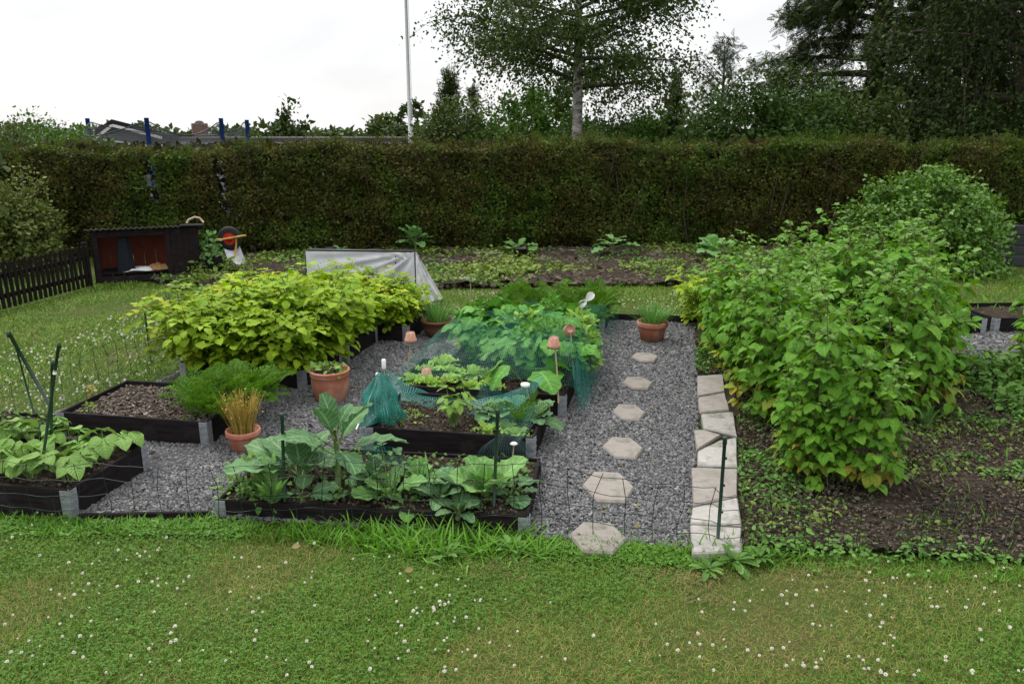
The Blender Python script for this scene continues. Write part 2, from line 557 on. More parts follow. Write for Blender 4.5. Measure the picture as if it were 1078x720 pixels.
M['clover'] = leaf_mat('clover_leaf', [(.065, .17, .018), (.092, .21, .026), (.122, .245, .038)], vein=0, trans=.26)
M['petal'] = island_mat('clover_blossom', [(.72, .71, .58), (.85, .85, .80), (.80, .79, .70), (.62, .46, .38)], rough=.8, nz_amt=.12)

# lawn sheet: patches of green, yellowed and bare ground
m, nt = new_mat('lawn_ground')
tc = nt.nodes.new('ShaderNodeTexCoord')
n1 = noise(nt, 1.1, 5, .6, tc.outputs['Object'], .4)
n2 = noise(nt, 38, 4, .65, tc.outputs['Object'])
c = ramp(nt, n1, [(.32, (.045, .095, .014)), (.5, (.07, .105, .02)), (.66, (.115, .105, .04))])  # all tones darkened to paint in the shade between grass blades
c = mixc(nt, n2, c, (.035, .05, .013))
p = nd(nt, 'ShaderNodeBsdfPrincipled', None, Base_Color=c, Roughness=.95, Normal=bump(nt, n2, .8, .03))
p.inputs['Specular IOR Level'].default_value = .1
out(nt, p.outputs[0])
M['lawn'] = m

# birch bark: white with dark bands
m, nt = new_mat('birch_bark')
tc = nt.nodes.new('ShaderNodeTexCoord')
mp = nd(nt, 'ShaderNodeMapping', None, Vector=tc.outputs['Object'], Scale=(2.2, 2.2, 4.5))
c = ramp(nt, noise(nt, 1.6, 6, .65, mp.outputs[0], .6), [(.40, (.05, .045, .04)), (.50, (.34, .31, .29)), (.62, (.52, .50, .48))])
p = nd(nt, 'ShaderNodeBsdfPrincipled', None, Base_Color=c, Roughness=.9, Normal=bump(nt, noise(nt, 14, 4, .6, mp.outputs[0]), .6, .02))
out(nt, p.outputs[0])
M['birch_bark'] = m

# brick for the chimney
m, nt = new_mat('chimney_brick')
tc = nt.nodes.new('ShaderNodeTexCoord')
mp = nd(nt, 'ShaderNodeMapping', None, Vector=tc.outputs['Object'], Rotation=(R(90), 0, 0))
br = nd(nt, 'ShaderNodeTexBrick', None, Vector=mp.outputs[0], Color1=(.10, .045, .035, 1), Color2=(.15, .07, .05, 1), Mortar=(.20, .18, .16, 1), Scale=4.0)
p = nd(nt, 'ShaderNodeBsdfPrincipled', None, Base_Color=br.outputs[0], Roughness=.9)
out(nt, p.outputs[0])
M['brick'] = m

M['house_roof'] = surf('dark_house_roof', [(.3, (.012, .012, .014)), (.7, (.028, .028, .031))], scale=3, rough=.85, stretch=(1, 1, 5), spec=.15)
M['roof'] = surf('dark_roofing', [(.3, (.035, .035, .04)), (.7, (.07, .07, .076))], scale=3, rough=.8, stretch=(1, 1, 5))
M['render'] = plain('grey_render', (.30, .31, .34), .9)
M['trim_white'] = plain('white_paint', (.7, .7, .7), .5, var=.08)
M['blue_foam'] = plain('blue_foam', (.015, .055, .26), .6)
M['tramp_net'] = net_mat('trampoline_net', (.10, .105, .12), .04, .10, .15)
M['pole_white'] = plain('white_flagpole_paint', (.72, .73, .76), .35, var=.06)
M['picket'] = surf('weathered_black_picket', [(.3, (.006, .005, .0045)), (.7, (.017, .0135, .011))], scale=8, rough=.85, spec=.12, stretch=(1, 1, .2))
M['red_wood'] = surf('red_stained_wood', [(.3, (.09, .015, .007)), (.7, (.15, .026, .012))], scale=8, rough=.8, stretch=(8, 1, 1))
M['fleece'] = plain('white_fleece', (.60, .60, .64), .9, var=.07)
M['black_pipe'] = plain('black_pipe', (.012, .012, .013), .4)
M['cloth'] = plain('white_cloth', (.6, .6, .6), .9, var=.12)
M['tan'] = plain('tan_sack', (.30, .17, .07), .9)
M['red_paint'] = plain('red_paint', (.45, .025, .012), .45)
M['rubber'] = plain('rubber', (.012, .012, .012), .8)
M['orange'] = plain('yellow_handle', (.60, .36, .09), .5)
M['tray'] = plain('zinc_tray', (.42, .44, .47), .45, metal=.3)
M['grey_board'] = surf('grey_blue_board', [(.3, (.015, .017, .022)), (.7, (.034, .037, .045))], scale=5, rough=.7, stretch=(.3, 1, 6))
M['rock'] = surf('field_rock', [(.3, (.16, .15, .14)), (.7, (.36, .35, .33))], scale=12, rough=.9, bstr=.7, bdist=.01)
M['blue_jacket'] = plain('dark_blue_cloth', (.005, .007, .013), .9)

# ------------------------------------------------------------------ templates
T_POT = [leaf_tpl(ovate(.36, .40), 5, 2, .25, .7, .10, 2.5, seed=1), leaf_tpl(ovate(.40, .45), 5, 2, .15, .4, .12, 2.0, seed=2)]
T_RASP = [leaf_tpl(serrate(ovate(.38, .36), 8, .22), 12, 2, .30, .9, .05, 4), leaf_tpl(serrate(ovate(.34, .36), 8, .22), 12, 2, .2, .6, .05, 4)]
T_BEAN = [leaf_tpl(ovate(.42, .32, .015, .10), 6, 2, .18, .6, .06, 2)]
T_SMALL = [leaf_tpl(ovate(.34, .45), 3, 2, .2, .4)]
T_TINY = [leaf_tpl(ovate(.36, .45, .05), 2, 2, .25, .35)]
T_BLADE = leaf_tpl(blade(.045), 4, 1, 0, .8)
T_BLADE2 = leaf_tpl(blade(.03), 3, 1, 0, .4)
T_BLADE3 = leaf_tpl(blade(.034), 2, 1, 0, .7)
T_CAB = [leaf_tpl(ovate(.40, .55, .12, .05), 10, 6, .22, .75, .16, 3.5, .15, seed=3), leaf_tpl(ovate(.46, .58, .15, .06), 10, 6, .3, .4, .14, 3, .1, seed=4)]
T_COL = [leaf_tpl(ovate(.30, .5, .10, .04), 12, 6, .28, .75, .10, 4, .1, seed=5), leaf_tpl(ovate(.34, .52, .12, .04), 12, 6, .34, .45, .12, 3.5, .1, seed=6)]
T_LET = [leaf_tpl(ovate(.40, .62, .18, .08), 8, 6, .25, .6, .35, 4, 0), leaf_tpl(ovate(.34, .6, .18, .08), 8, 6, .35, .3, .35, 4.5, 0)]


def squash_prof(t):
    return .08 + .46 * math.sin(min(1, t * 1.05) * PI) ** .7 * (1 + .22 * math.cos(t * 5 * PI)) * (1.08 - .5 * t)


T_SQ = [leaf_tpl(squash_prof, 12, 4, .12, .7, .08, 2, 0.05)]


def frond_tpl(n=11, sub=5, w=.30, fine=.028, droop=.7):
    """a feathery compound frond (carrot, parsley, fern like)"""
    V, F, UV = [], [], []
    for i in range(n):
        t = .28 + .72 * i / (n - 1)
        ang = -droop * t
        y0, z0 = math.sin(droop * t) / droop, -(1 - math.cos(droop * t)) / droop
        L = w * (1 - t) ** .6 * (1.1) + .05
        for sd in (-1, 1):
            for k in range(sub):
                q = (k + .6) / sub * L
                bx, by, bz = sd * q * .85, y0 + q * .5, z0 - q * .12 + .03 * math.sin(7 * t + k)
                l = fine * 2.3 * (1.2 - .5 * k / sub)
                a = sd * (.3 + .9 * ((k * 37 + i * 13) % 10) / 10)
                dx, dy = math.sin(a) * l, math.cos(a) * l
                nx, ny = dy * .32, -dx * .32
                b = len(V)
                V += [(bx - dx * .1, by - dy * .1, bz), (bx + dx * .5 + nx, by + dy * .5 + ny, bz + .012), (bx + dx, by + dy, bz - .006), (bx + dx * .5 - nx, by + dy * .5 - ny, bz + .006)]
                F.append((b, b + 1, b + 2, b + 3))
    # rachis
    for i in range(8):
        for e in (i, i + 1):
            t = e / 8
            y0, z0 = math.sin(droop * t) / droop, -(1 - math.cos(droop * t)) / droop
            V += [(-.006, y0, z0), (.006, y0, z0)]
        b = len(V) - 4
        F.append((b, b + 1, b + 3, b + 2))
    return np.array(V), [np.array(F)], np.zeros((len(V), 2))


T_FROND = [frond_tpl(), frond_tpl(9, 5, .24, .03, 1.0)]


def spray_tpl(n=7, w=.35, droop=.5):
    """a flat conifer spray / a small leafy twig: narrow leaflets along an axis"""
    V, F = [], []
    for i in range(n):
        t = i / (n - 1)
        y, z = t, -droop * t * t * .5
        for sd in (-1, 1):
            l = w * (1 - .7 * t) + .06
            dx, dy = sd * l * .8, l * .65
            b = len(V)
            V += [(0, y, z), (dx * .5 - .03 * sd, dy * .5 + y + .05, z + .02), (dx, y + dy, z - .08 * l), (dx * .5 + .03 * sd, dy * .5 + y - .05, z)]
            F.append((b, b + 1, b + 2, b + 3))
    return np.array(V), [np.array(F)], np.zeros((len(V), 2))


T_SPRAY = spray_tpl()
T_SPRAY2 = spray_tpl(5, .5, .8)


def ico(seed, flat=.7, rough=.22):
    rr = np.random.default_rng(seed)
    g = (1 + 5 ** .5) / 2
    v = np.array([(-1, g, 0), (1, g, 0), (-1, -g, 0), (1, -g, 0), (0, -1, g), (0, 1, g), (0, -1, -g), (0, 1, -g), (g, 0, -1), (g, 0, 1), (-g, 0, -1), (-g, 0, 1)], float)
    v /= np.linalg.norm(v, axis=1)[:, None]
    v *= (1 + rr.normal(0, rough, (12, 1)))
    v *= np.array((1.15, .85, flat))
    f = np.array([(0, 11, 5), (0, 5, 1), (0, 1, 7), (0, 7, 10), (0, 10, 11), (1, 5, 9), (5, 11, 4), (11, 10, 2), (10, 7, 6), (7, 1, 8), (3, 9, 4), (3, 4, 2), (3, 2, 6), (3, 6, 8), (3, 8, 9), (4, 9, 5), (2, 4, 11), (6, 2, 10), (8, 6, 7), (9, 8, 1)])
    return v, [f], np.zeros((12, 2))


T_STONE = [ico(s) for s in range(5)]


def rotz_frames(rr, k, s, tilt=.35):
    a = rr.uniform(0, 2 * PI, k)
    d = np.stack((np.cos(a), np.sin(a), rr.normal(0, tilt, k)), -1)
    n = np.stack((rr.normal(0, tilt, k), rr.normal(0, tilt, k), np.ones(k)), -1)
    return frames(d, n, s)


def in_poly(P, poly):
    x, y = P[:, 0], P[:, 1]
    ins = np.zeros(len(P), bool)
    n = len(poly)
    for i in range(n):
        x1, y1 = poly[i]
        x2, y2 = poly[(i + 1) % n]
        c = ((y1 > y) != (y2 > y)) & (x < (x2 - x1) * (y - y1) / (y2 - y1 + 1e-12) + x1)
        ins ^= c
    return ins


def scatter(rr, poly, density, holes=()):
    p = np.asarray(poly, float)
    lo, hi = p.min(0), p.max(0)
    k = int(density * np.prod(hi - lo))
    P = rr.uniform(lo, hi, (k, 2))
    P = P[in_poly(P, p)]
    for h in holes:
        P = P[~in_poly(P, h)]
    return P


def lumps(P, seed, freq):
    """cheap smooth 2-D noise in 0..1"""
    rr = np.random.default_rng(seed)
    s = np.zeros(len(P))
    for k in range(7):
        a = rr.uniform(0, 2 * PI)
        f = freq * rr.uniform(.6, 1.9)
        s += np.sin(P[:, 0] * math.cos(a) * f + P[:, 1] * math.sin(a) * f + rr.uniform(0, 6.28))
    return .5 + s / 7


# ------------------------------------------------------------------ plant generators (base at the origin)
def plant_obj(name, label, cat, parts, loc, rz=0.0, group=None, scale=1.0):
    o = thing(name, label, cat, loc, rz, group)
    o.scale = (scale,) * 3
    for pn, mb, mat in parts:
        mb.obj(pn, mat, o)
    return o


def potato_plant(seed, h=.55, spread=.34, n=11, yellow=.12):
    rr = np.random.default_rng(seed)
    st, lf = MB(), MB()
    for i in range(n):
        az = i * 2.4 + rr.normal(0, .3)
        o = np.array((math.cos(az), math.sin(az), 0))
        t = np.linspace(0, 1, 7)[:, None]
        hh, sp = h * rr.uniform(.75, 1.1), spread * rr.uniform(.35, 1.1)
        pts = o * sp * t ** 1.4 + np.array((0, 0, 1)) * hh * (t * 1.15 - .15 * t ** 2) + o * .04
        st.tube(pts, np.linspace(.007, .003, 7), 5)
        P, Dv, Nv, S = [], [], [], []
        for k in range(13):
            tt = .18 + .82 * k / 12
            b = np.array([np.interp(tt, t[:, 0], pts[:, c]) for c in range(3)])
            a2 = az + k * 2.4 + rr.normal(0, .4)
            d = np.array((math.cos(a2), math.sin(a2), rr.uniform(-.05, .6)))
            d = d + o * .5
            d /= np.linalg.norm(d)
            sd = np.cross(d, (0, 0, 1)); sd /= np.linalg.norm(sd)
            L = rr.uniform(.11, .19)
            for fr, s_, sz in ((1, 0, 1.15), (.78, 1, .85), (.74, -1, .85), (.48, 1, .75), (.44, -1, .75), (.2, 1, .5), (.2, -1, .5)):
                q = b + d * L * fr - np.array((0, 0, .05)) * fr ** 2
                dd = d + sd * s_ * 1.2 + np.array((0, 0, rr.uniform(-.5, .05))) + rr.normal(0, .15, 3)
                P.append(q); Dv.append(dd); Nv.append(np.array((0, 0, 1)) + rr.normal(0, .22, 3)); S.append(rr.uniform(.054, .090) * sz)
        P, Dv, Nv, S = map(np.array, (P, Dv, Nv, S))
        lf.inst(T_POT[i % 2], frames(Dv, Nv, S), P, int(rr.random() < yellow))
    return [('stem', st, M['stem']), ('foliage', lf, [M['potato'], M['potato_yellow']])]


def raspberry(seed, h=1.3):
    rr = np.random.default_rng(seed)
    st, lf = MB(), MB()
    az = rr.uniform(0, 6.28)
    t = np.linspace(0, 1, 9)
    lean = rr.uniform(.03, .22)
    pts = np.stack((np.cos(az) * lean * t ** 1.6 + .015 * np.sin(t * 9), np.sin(az) * lean * t ** 1.6, h * t), -1)
    st.tube(pts, np.linspace(.0075, .0025, 9), 6)
    nodes = int(h / .037)
    for k in range(nodes):
        tt = .10 + .90 * k / (nodes - 1)
        b = np.array([np.interp(tt, t, pts[:, c]) for c in range(3)])
        a2 = k * 2.4 + rr.normal(0, .35)
        sz = (1.0 if tt < .75 else 1.0 - (tt - .75) * 2.3) * rr.uniform(.8, 1.15)
        L = (.06 + .13 * (1 - tt * .55)) * rr.uniform(.8, 1.3)
        d = np.array((math.cos(a2), math.sin(a2), rr.uniform(.15, .65) if tt < .85 else .9))
        d /= np.linalg.norm(d)
        sd = np.cross(d, (0, 0, 1)); sd /= np.linalg.norm(sd)
        e = b + d * L
        st.tube(np.array((b, b + d * L * .5 + (0, 0, .008), e)), (.002, .0016, .0012), 4)
        P, Dv, Nv, S = [], [], [], []
        lst = [(0, 1.15), (1, .95), (-1, .95)]
        if rr.random() < .5:
            lst += [(.75, .8), (-.75, .8)]
        dn = -.75 if tt < .85 else -.1
        for j, (s_, q) in enumerate(lst):
            o = e - d * (L * .28 if j > 2 else 0) - d * .0 + sd * s_ * .006
            P.append(o)
            Dv.append(d * (1.0 if s_ == 0 else .45) + sd * s_ * 1.1 + np.array((0, 0, dn * rr.uniform(.3, 1.1))) + rr.normal(0, .12, 3))
            Nv.append(np.array((0, 0, 1)) + d * .35 + rr.normal(0, .2, 3))
            S.append(.118 * sz * q * rr.uniform(.85, 1.15))
        mi = 2 if tt > .90 else (1 if tt < .22 and rr.random() < .6 else 0)
        lf.inst(T_RASP[k % 2], frames(np.array(Dv), np.array(Nv), np.array(S)), np.array(P), mi)
    # side shoots low on the cane fill the row
    return [('cane', st, M['cane_stem']), ('foliage', lf, [M['rasp'], M['rasp_low'], M['rasp_tip']])]


def trifoliate(seed, h, spread, n, tpl, size, mat, per=3, droop=-.35):
    rr = np.random.default_rng(seed)
    st, lf = MB(), MB()
    for i in range(n):
        az = i * 2.4 + rr.normal(0, .3)
        o = np.array((math.cos(az), math.sin(az), 0))
        hh, sp = h * rr.uniform(.6, 1.1), spread * rr.uniform(.3, 1.1)
        t = np.linspace(0, 1, 6)[:, None]
        pts = o * (.02 + sp * t ** 1.3) + np.array((0, 0, 1)) * hh * t
        st.tube(pts, np.linspace(.005, .0025, 6), 5)
        P, Dv, Nv, S = [], [], [], []
        e = pts[-1]
        sd = np.cross(o, (0, 0, 1))
        for s_, q in ([(0, 1.1), (1, .95), (-1, .95)] if per == 3 else [(0, 1)]):
            P.append(e + sd * s_ * .01)
            Dv.append(o * (.9 if s_ == 0 else .3) + sd * s_ + np.array((0, 0, droop * rr.uniform(.2, 1.4))) + rr.normal(0, .15, 3))
            Nv.append(np.array((0, 0, 1)) + o * .25 + rr.normal(0, .2, 3))
            S.append(size * q * rr.uniform(.75, 1.15))
        lf.inst(tpl[i % len(tpl)], frames(np.array(Dv), np.array(Nv), np.array(S)), np.array(P))
    return [('stem', st, M['stem']), ('foliage', lf, mat)]


def rosette(seed, n, size, tpl, mat, up=.8, h0=.02, stalk=0.0, open_=1.0, mat_stem='stem', petiole=.35, el0=0.0):
    """cabbage / lettuce / kale: whorl of broad leaves on petioles, on a stalk"""
    rr = np.random.default_rng(seed)
    st, lf = MB(), MB()
    if stalk > 0:
        st.tube([(0, 0, 0), (.01, 0, stalk * .5), (0, .01, stalk + .03)], (.017, .015, .011), 8)
    for i in range(n):
        fr = i / max(1, n - 1)
        az = i * 2.4 + rr.normal(0, .25)
        o = np.array((math.cos(az), math.sin(az), 0))
        el = max(el0, up * (.15 + .95 * fr) * open_) + rr.normal(0, .12)
        d = o * math.cos(el) + np.array((0, 0, math.sin(el)))
        sz = size * rr.uniform(.75, 1.1) * (1 - .45 * fr)
        b = np.array((0, 0, h0 + stalk * (.55 + .45 * fr))) + o * .012
        e = b + d * sz * petiole
        if petiole > .05:
            st.tube(np.array((b, b + d * sz * petiole * .5, e)), (.006 * size / .25, .0045 * size / .25, .003 * size / .25), 5)
        nv = -o * math.sin(el) + np.array((0, 0, math.cos(el))) + rr.normal(0, .12, 3)
        lf.inst(tpl[i % len(tpl)], frames([d], [nv], [sz]), np.array([e]))
    parts = [('foliage', lf, mat)]
    if st.n:
        parts.insert(0, ('stem', st, M[mat_stem]))
    return parts


def fronds(seed, n, L, mat, lean=.55, stemlet=True):
    rr = np.random.default_rng(seed)
    lf = MB()
    az = np.arange(n) * 2.4 + rr.normal(0, .3, n)
    el = rr.uniform(lean, 1.5, n)
    d = np.stack((np.cos(az) * np.cos(el), np.sin(az) * np.cos(el), np.sin(el)), -1)
    nn = np.stack((-np.cos(az) * np.sin(el), -np.sin(az) * np.sin(el), np.cos(el)), -1) + rr.normal(0, .25, (n, 3))
    s = L * rr.uniform(.6, 1.1, n)
    for k in range(2):
        m_ = np.arange(n) % 2 == k
        lf.inst(T_FROND[k], frames(d[m_], nn[m_], s[m_]), np.c_[np.cos(az), np.sin(az), np.zeros(n)][m_] * .02)
    return [('foliage', lf, mat)]


def blades(seed, n, L, mat, spread=.06, lean=.9, tpl=None, name='foliage'):
    rr = np.random.default_rng(seed)
    lf = MB()
    az = rr.uniform(0, 6.28, n)
    el = rr.uniform(lean, 1.55, n)
    d = np.stack((np.cos(az) * np.cos(el), np.sin(az) * np.cos(el), np.sin(el)), -1)
    nn = np.stack((-np.cos(az) * np.sin(el), -np.sin(az) * np.sin(el), np.cos(el)), -1)
    s = L * rr.uniform(.55, 1.1, n)
    rad = spread * np.sqrt(rr.random(n))
    P = np.c_[np.cos(az) * rad, np.sin(az) * rad, np.zeros(n)]
    lf.inst(tpl or T_BLADE2, frames(d, nn, s), P)
    return [(name, lf, mat)]


def leafy_mound(seed, n, rx, rz, size, tpl, mat, st=8):
    """small leafy herb: leaves on short stems filling a low dome"""
    rr = np.random.default_rng(seed)
    lf, sm = MB(), MB()
    v = sph(rr, n)
    v[:, 2] = np.abs(v[:, 2])
    rad = rr.uniform(.45, 1, n) ** .6
    P = v * rad[:, None] * np.array((rx, rx, rz))
    P[:, :2] *= (1 + .25 * np.sin(3 * np.arctan2(v[:, 1], v[:, 0]) + seed))[:, None]
    d = v + rr.normal(0, .6, (n, 3))
    nn = np.array((0, 0, 1)) + rr.normal(0, .35, (n, 3)) + v * .4
    s = size * rr.uniform(.6, 1.15, n)
    lf.inst(tpl, frames(d, nn, s), P)
    for i in range(st):
        e = P[rr.integers(n)]
        sm.tube(np.array(((0, 0, 0), e * .5 + (0, 0, rz * .15), e)), (.004, .003, .002), 4)
    return [('stem', sm, M['stem']), ('foliage', lf, mat)]


# ------------------------------------------------------------------ trees and bushes
def branch_tree(seed, height, r0, z0, n_limb, limb_len, pitch, twigs, leaves, size, tpl, droop=.25, sides=10, wob=.12, twl=(.25, .5), jit=.10, bend=0.0, leafdroop=.6):
    rr = np.random.default_rng(seed)
    bk, lf = MB(), MB()
    nT = 14
    t = np.linspace(0, 1, nT)
    tx = wob * np.sin(t * 5 + seed) * t + bend * t
    ty = wob * np.cos(t * 4 + seed * 2) * t - wob * t
    trunk = np.stack((tx, ty, height * t), -1)
    bk.tube(trunk, r0 * (1 - t) ** .8 + .012 + r0 * .35 * np.exp(-t * 30), sides)
    LP, LD = [], []
    for i in range(n_limb):
        fr = (i + rr.uniform(0, .8)) / n_limb
        z = z0 + (height * .97 - z0) * fr
        b = np.array([np.interp(z / height, t, trunk[:, c]) for c in range(3)])
        az = i * 2.4 + rr.normal(0, .35)
        L = limb_len(fr) * rr.uniform(.75, 1.15)
        pi = pitch(fr) + rr.normal(0, .08)
        o = np.array((math.cos(az), math.sin(az), 0))
        tt = np.linspace(0, 1, 8)[:, None]
        path = b + o * L * math.cos(pi) * tt + np.array((0, 0, 1)) * (L * math.sin(pi) * tt - droop * L * tt ** 2)
        path = path + np.cumsum(rr.normal(0, .03 * L / 2, (8, 3)), 0) * tt
        rb = max(.02, r0 * .38 * (1 - fr) + .012)
        bk.tube(path, np.linspace(rb, .008, 8), 5, 1, False)
        for k in range(twigs):
            q = rr.uniform(.18, 1.0)
            pb = np.array([np.interp(q, tt[:, 0], path[:, c]) for c in range(3)])
            l = L * rr.uniform(*twl) * (1.15 - .5 * q)
            dv = o * rr.uniform(.1, 1.0) + rr.normal(0, .55, 3)
            dv /= np.linalg.norm(dv)
            dv[2] = dv[2] * .6 + .1
            u = np.linspace(0, 1, 5)[:, None]
            tw = pb + dv * l * u - np.array((0, 0, 1)) * leafdroop * l * u ** 2
            bk.tube(tw, np.linspace(.010, .003, 5), 3, 1, False)
            m_ = leaves
            uu = rr.uniform(.1, 1.05, m_)
            pp = np.stack([np.interp(uu, u[:, 0], tw[:, c]) for c in range(3)], -1) + rr.normal(0, jit, (m_, 3))
            LP.append(pp)
            LD.append(np.tile(dv, (m_, 1)) + rr.normal(0, .7, (m_, 3)) + np.array((0, 0, -.5)))
    LP, LD = np.concatenate(LP), np.concatenate(LD)
    n = len(LP)
    lf.inst(tpl, frames(LD, sph(rr, n) + np.array((0, 0, .6)), size * rr.uniform(.6, 1.3, n)), LP)
    return bk, lf


def dome(seed, rx, ry, rz, clumps, per, size, tpl, zc=.35, sig=.16, lump=.18, inner=.25, up=.5, point=0.0):
    """uneven leafy mass: leaf clumps on a lumpy dome, with thinner filling inside"""
    rr = np.random.default_rng(seed)
    lf, bk = MB(), MB()
    v = sph(rr, clumps)
    v = v[v[:, 2] > -.55]
    az = np.arctan2(v[:, 1], v[:, 0])
    k = 1 + lump * (np.sin(3 * az + seed) * .5 + np.sin(5 * az + 2.1 * seed + 3 * v[:, 2]) * .4 + np.sin(7 * v[:, 2] + seed + 2 * az) * .4) + lump * .35 * np.clip(rr.normal(0, 1, len(v)), -1.6, 1.1)
    k = np.where(rr.random(len(v)) < inner, k * rr.uniform(.35, .85, len(v)), k)
    cen = v * k[:, None] * np.array((rx, ry, rz))
    if point:
        cen[:, :2] *= (1 - point * np.clip(cen[:, 2] / rz, 0, 1))[:, None]
    cen[:, 2] += zc * rz
    cen[:, 2] = np.maximum(cen[:, 2], .06)
    sg = sig * min(rx, rz) * rr.uniform(.5, 1.4, len(v))
    P = np.repeat(cen, per, 0) + np.clip(rr.normal(0, 1, (len(cen) * per, 3)), -1.7, 1.7) * np.repeat(sg, per)[:, None]
    P[:, 2] = np.maximum(P[:, 2], .02)
    n = len(P)
    vv = np.repeat(v, per, 0)
    d = vv * .7 + rr.normal(0, .7, (n, 3))
    nn = vv * .6 + np.array((0, 0, up)) + rr.normal(0, .45, (n, 3))
    lf.inst(tpl, frames(d, nn, size * rr.uniform(.6, 1.3, n)), P)
    for i in range(14):
        e = cen[rr.integers(len(cen))] * .9
        bk.tube(np.array(((.05 * rr.normal(), .05 * rr.normal(), 0), e * np.array((.35, .35, .5)), e)), (.025, .015, .006), 5)
    return bk, lf

rng = np.random.default_rng(11)
A12 = R(-12)
U = np.array((math.cos(A12), math.sin(A12), 0))      # along the fronts of the beds
V = np.array((-math.sin(A12), math.cos(A12), 0))     # away from the camera

# ================================================================== world, sun, camera
w = bpy.data.worlds.new('World')
SC.world = w
w.use_nodes = True
nt = w.node_tree
nt.nodes.clear()
SUN_EL, SUN_AZ = R(56), R(-40)     # azimuth from +Y towards +X
sky = nd(nt, 'ShaderNodeTexSky', {'sky_type': 'NISHITA', 'sun_disc': False, 'sun_elevation': SUN_EL, 'sun_rotation': SUN_AZ, 'air_density': 1.0, 'dust_density': 2.5})
tc = nt.nodes.new('ShaderNodeTexCoord')
mp = nd(nt, 'ShaderNodeMapping', None, Vector=tc.outputs['Generated'], Scale=(1.5, 1.5, 5))
cl = noise(nt, 2.2, 5, .55, mp.outputs[0], .5)
cloud = ramp(nt, cl, [(.35, (.86, .86, .87)), (.65, (1, 1, 1))])
zc_ = nd(nt, 'ShaderNodeSeparateXYZ', None, Vector=tc.outputs['Generated']).outputs[2]
zf_ = math_(nt, 'ADD', math_(nt, 'MULTIPLY', math_(nt, 'MAXIMUM', math_(nt, 'SUBTRACT', zc_, .12), 0.0), 6.4), 4.75)   # overcast: brighter towards the zenith
cloud = mixc(nt, 1.0, cloud, nd(nt, 'ShaderNodeCombineXYZ', None, X=zf_, Y=zf_, Z=zf_).outputs[0], 'MULTIPLY')
col = mixc(nt, .93, sky.outputs[0], cloud)
bg = nd(nt, 'ShaderNodeBackground', None, Color=col, Strength=.13)
o = nt.nodes.new('ShaderNodeOutputWorld')
nt.links.new(bg.outputs[0], o.inputs[0])

sl = bpy.data.lights.new('sun', 'SUN')
sl.energy = 1.5
sl.angle = R(10)
sl.color = (1, .96, .9)
so = bpy.data.objects.new('sun', sl)
link(so)
sd = Vector((math.sin(SUN_AZ) * math.cos(SUN_EL), math.cos(SUN_AZ) * math.cos(SUN_EL), math.sin(SUN_EL)))
so.rotation_euler = sd.to_track_quat('Z', 'Y').to_euler()
so.location = sd * 40

cd = bpy.data.cameras.new('camera')
cd.sensor_fit = 'HORIZONTAL'
cd.sensor_width = 36
cd.lens = 36 * FPX / 1078
cd.clip_end = 2000
cam = bpy.data.objects.new('camera', cd)
link(cam)
cam.location = (0, 0, CAM_H)
cam.rotation_euler = (R(90) - PITCH, 0, 0)
SC.camera = cam
vs = SC.view_settings
vs.view_transform = 'Standard'
vs.look = 'None'
vs.gamma = 1
vs.use_curve_mapping = False
vs.exposure = 0.82
SC.cycles.max_bounces = 8
SC.cycles.transparent_max_bounces = 24
SC.cycles.use_denoising = True

# ================================================================== ground
def drop(y):
    return np.where(y > 19, -np.minimum(2.2, (y - 19) * .07), 0.0)


mb = MB()
xs = np.array((-600, -200, -60, -25, -12, -6, -3, 0, 3, 6, 12, 25, 60, 200, 600.))
ys = np.array((-80, -20, -5, 0, 3, 6, 9, 12, 15, 17, 19, 22, 26, 32, 40, 52, 70, 120, 300, 1200.))
XX, YY = np.meshgrid(xs, ys)
Vg = np.stack((XX, YY, drop(YY)), -1).reshape(-1, 3)
nx = len(xs)
f = np.array([(j * nx + i, j * nx + i + 1, (j + 1) * nx + i + 1, (j + 1) * nx + i) for j in range(len(ys) - 1) for i in range(nx - 1)])
tag(mb.add(Vg, [f]).obj('lawn', M['lawn']), 'mown lawn with white clover patches around the kitchen garden', 'lawn', kind='structure')


def sheet(name, poly, z, mat, label, cat, kind='structure', res=.12, amp=.0, seed=0):
    """flat patch as a fine grid clipped to the polygon, with a softly uneven surface"""
    p = np.asarray(poly)[:, :2]
    lo, hi = p.min(0), p.max(0)
    nx_, ny_ = [int(q / res) + 2 for q in (hi - lo)]
    gx = np.linspace(lo[0], hi[0], nx_); gy = np.linspace(lo[1], hi[1], ny_)
    X, Y = np.meshgrid(gx, gy)
    P = np.c_[X.ravel(), Y.ravel()]
    Z = z + amp * (lumps(P, seed, 6) + .5 * lumps(P, seed + 1, 17))
    q = np.array([(j * nx_ + i, j * nx_ + i + 1, (j + 1) * nx_ + i + 1, (j + 1) * nx_ + i) for j in range(ny_ - 1) for i in range(nx_ - 1)])
    cen = P[q].mean(1)
    q = q[in_poly(cen, p)]
    return tag(MB().add(np.c_[P, Z], [q]).obj(name, mat), label, cat, kind=kind)


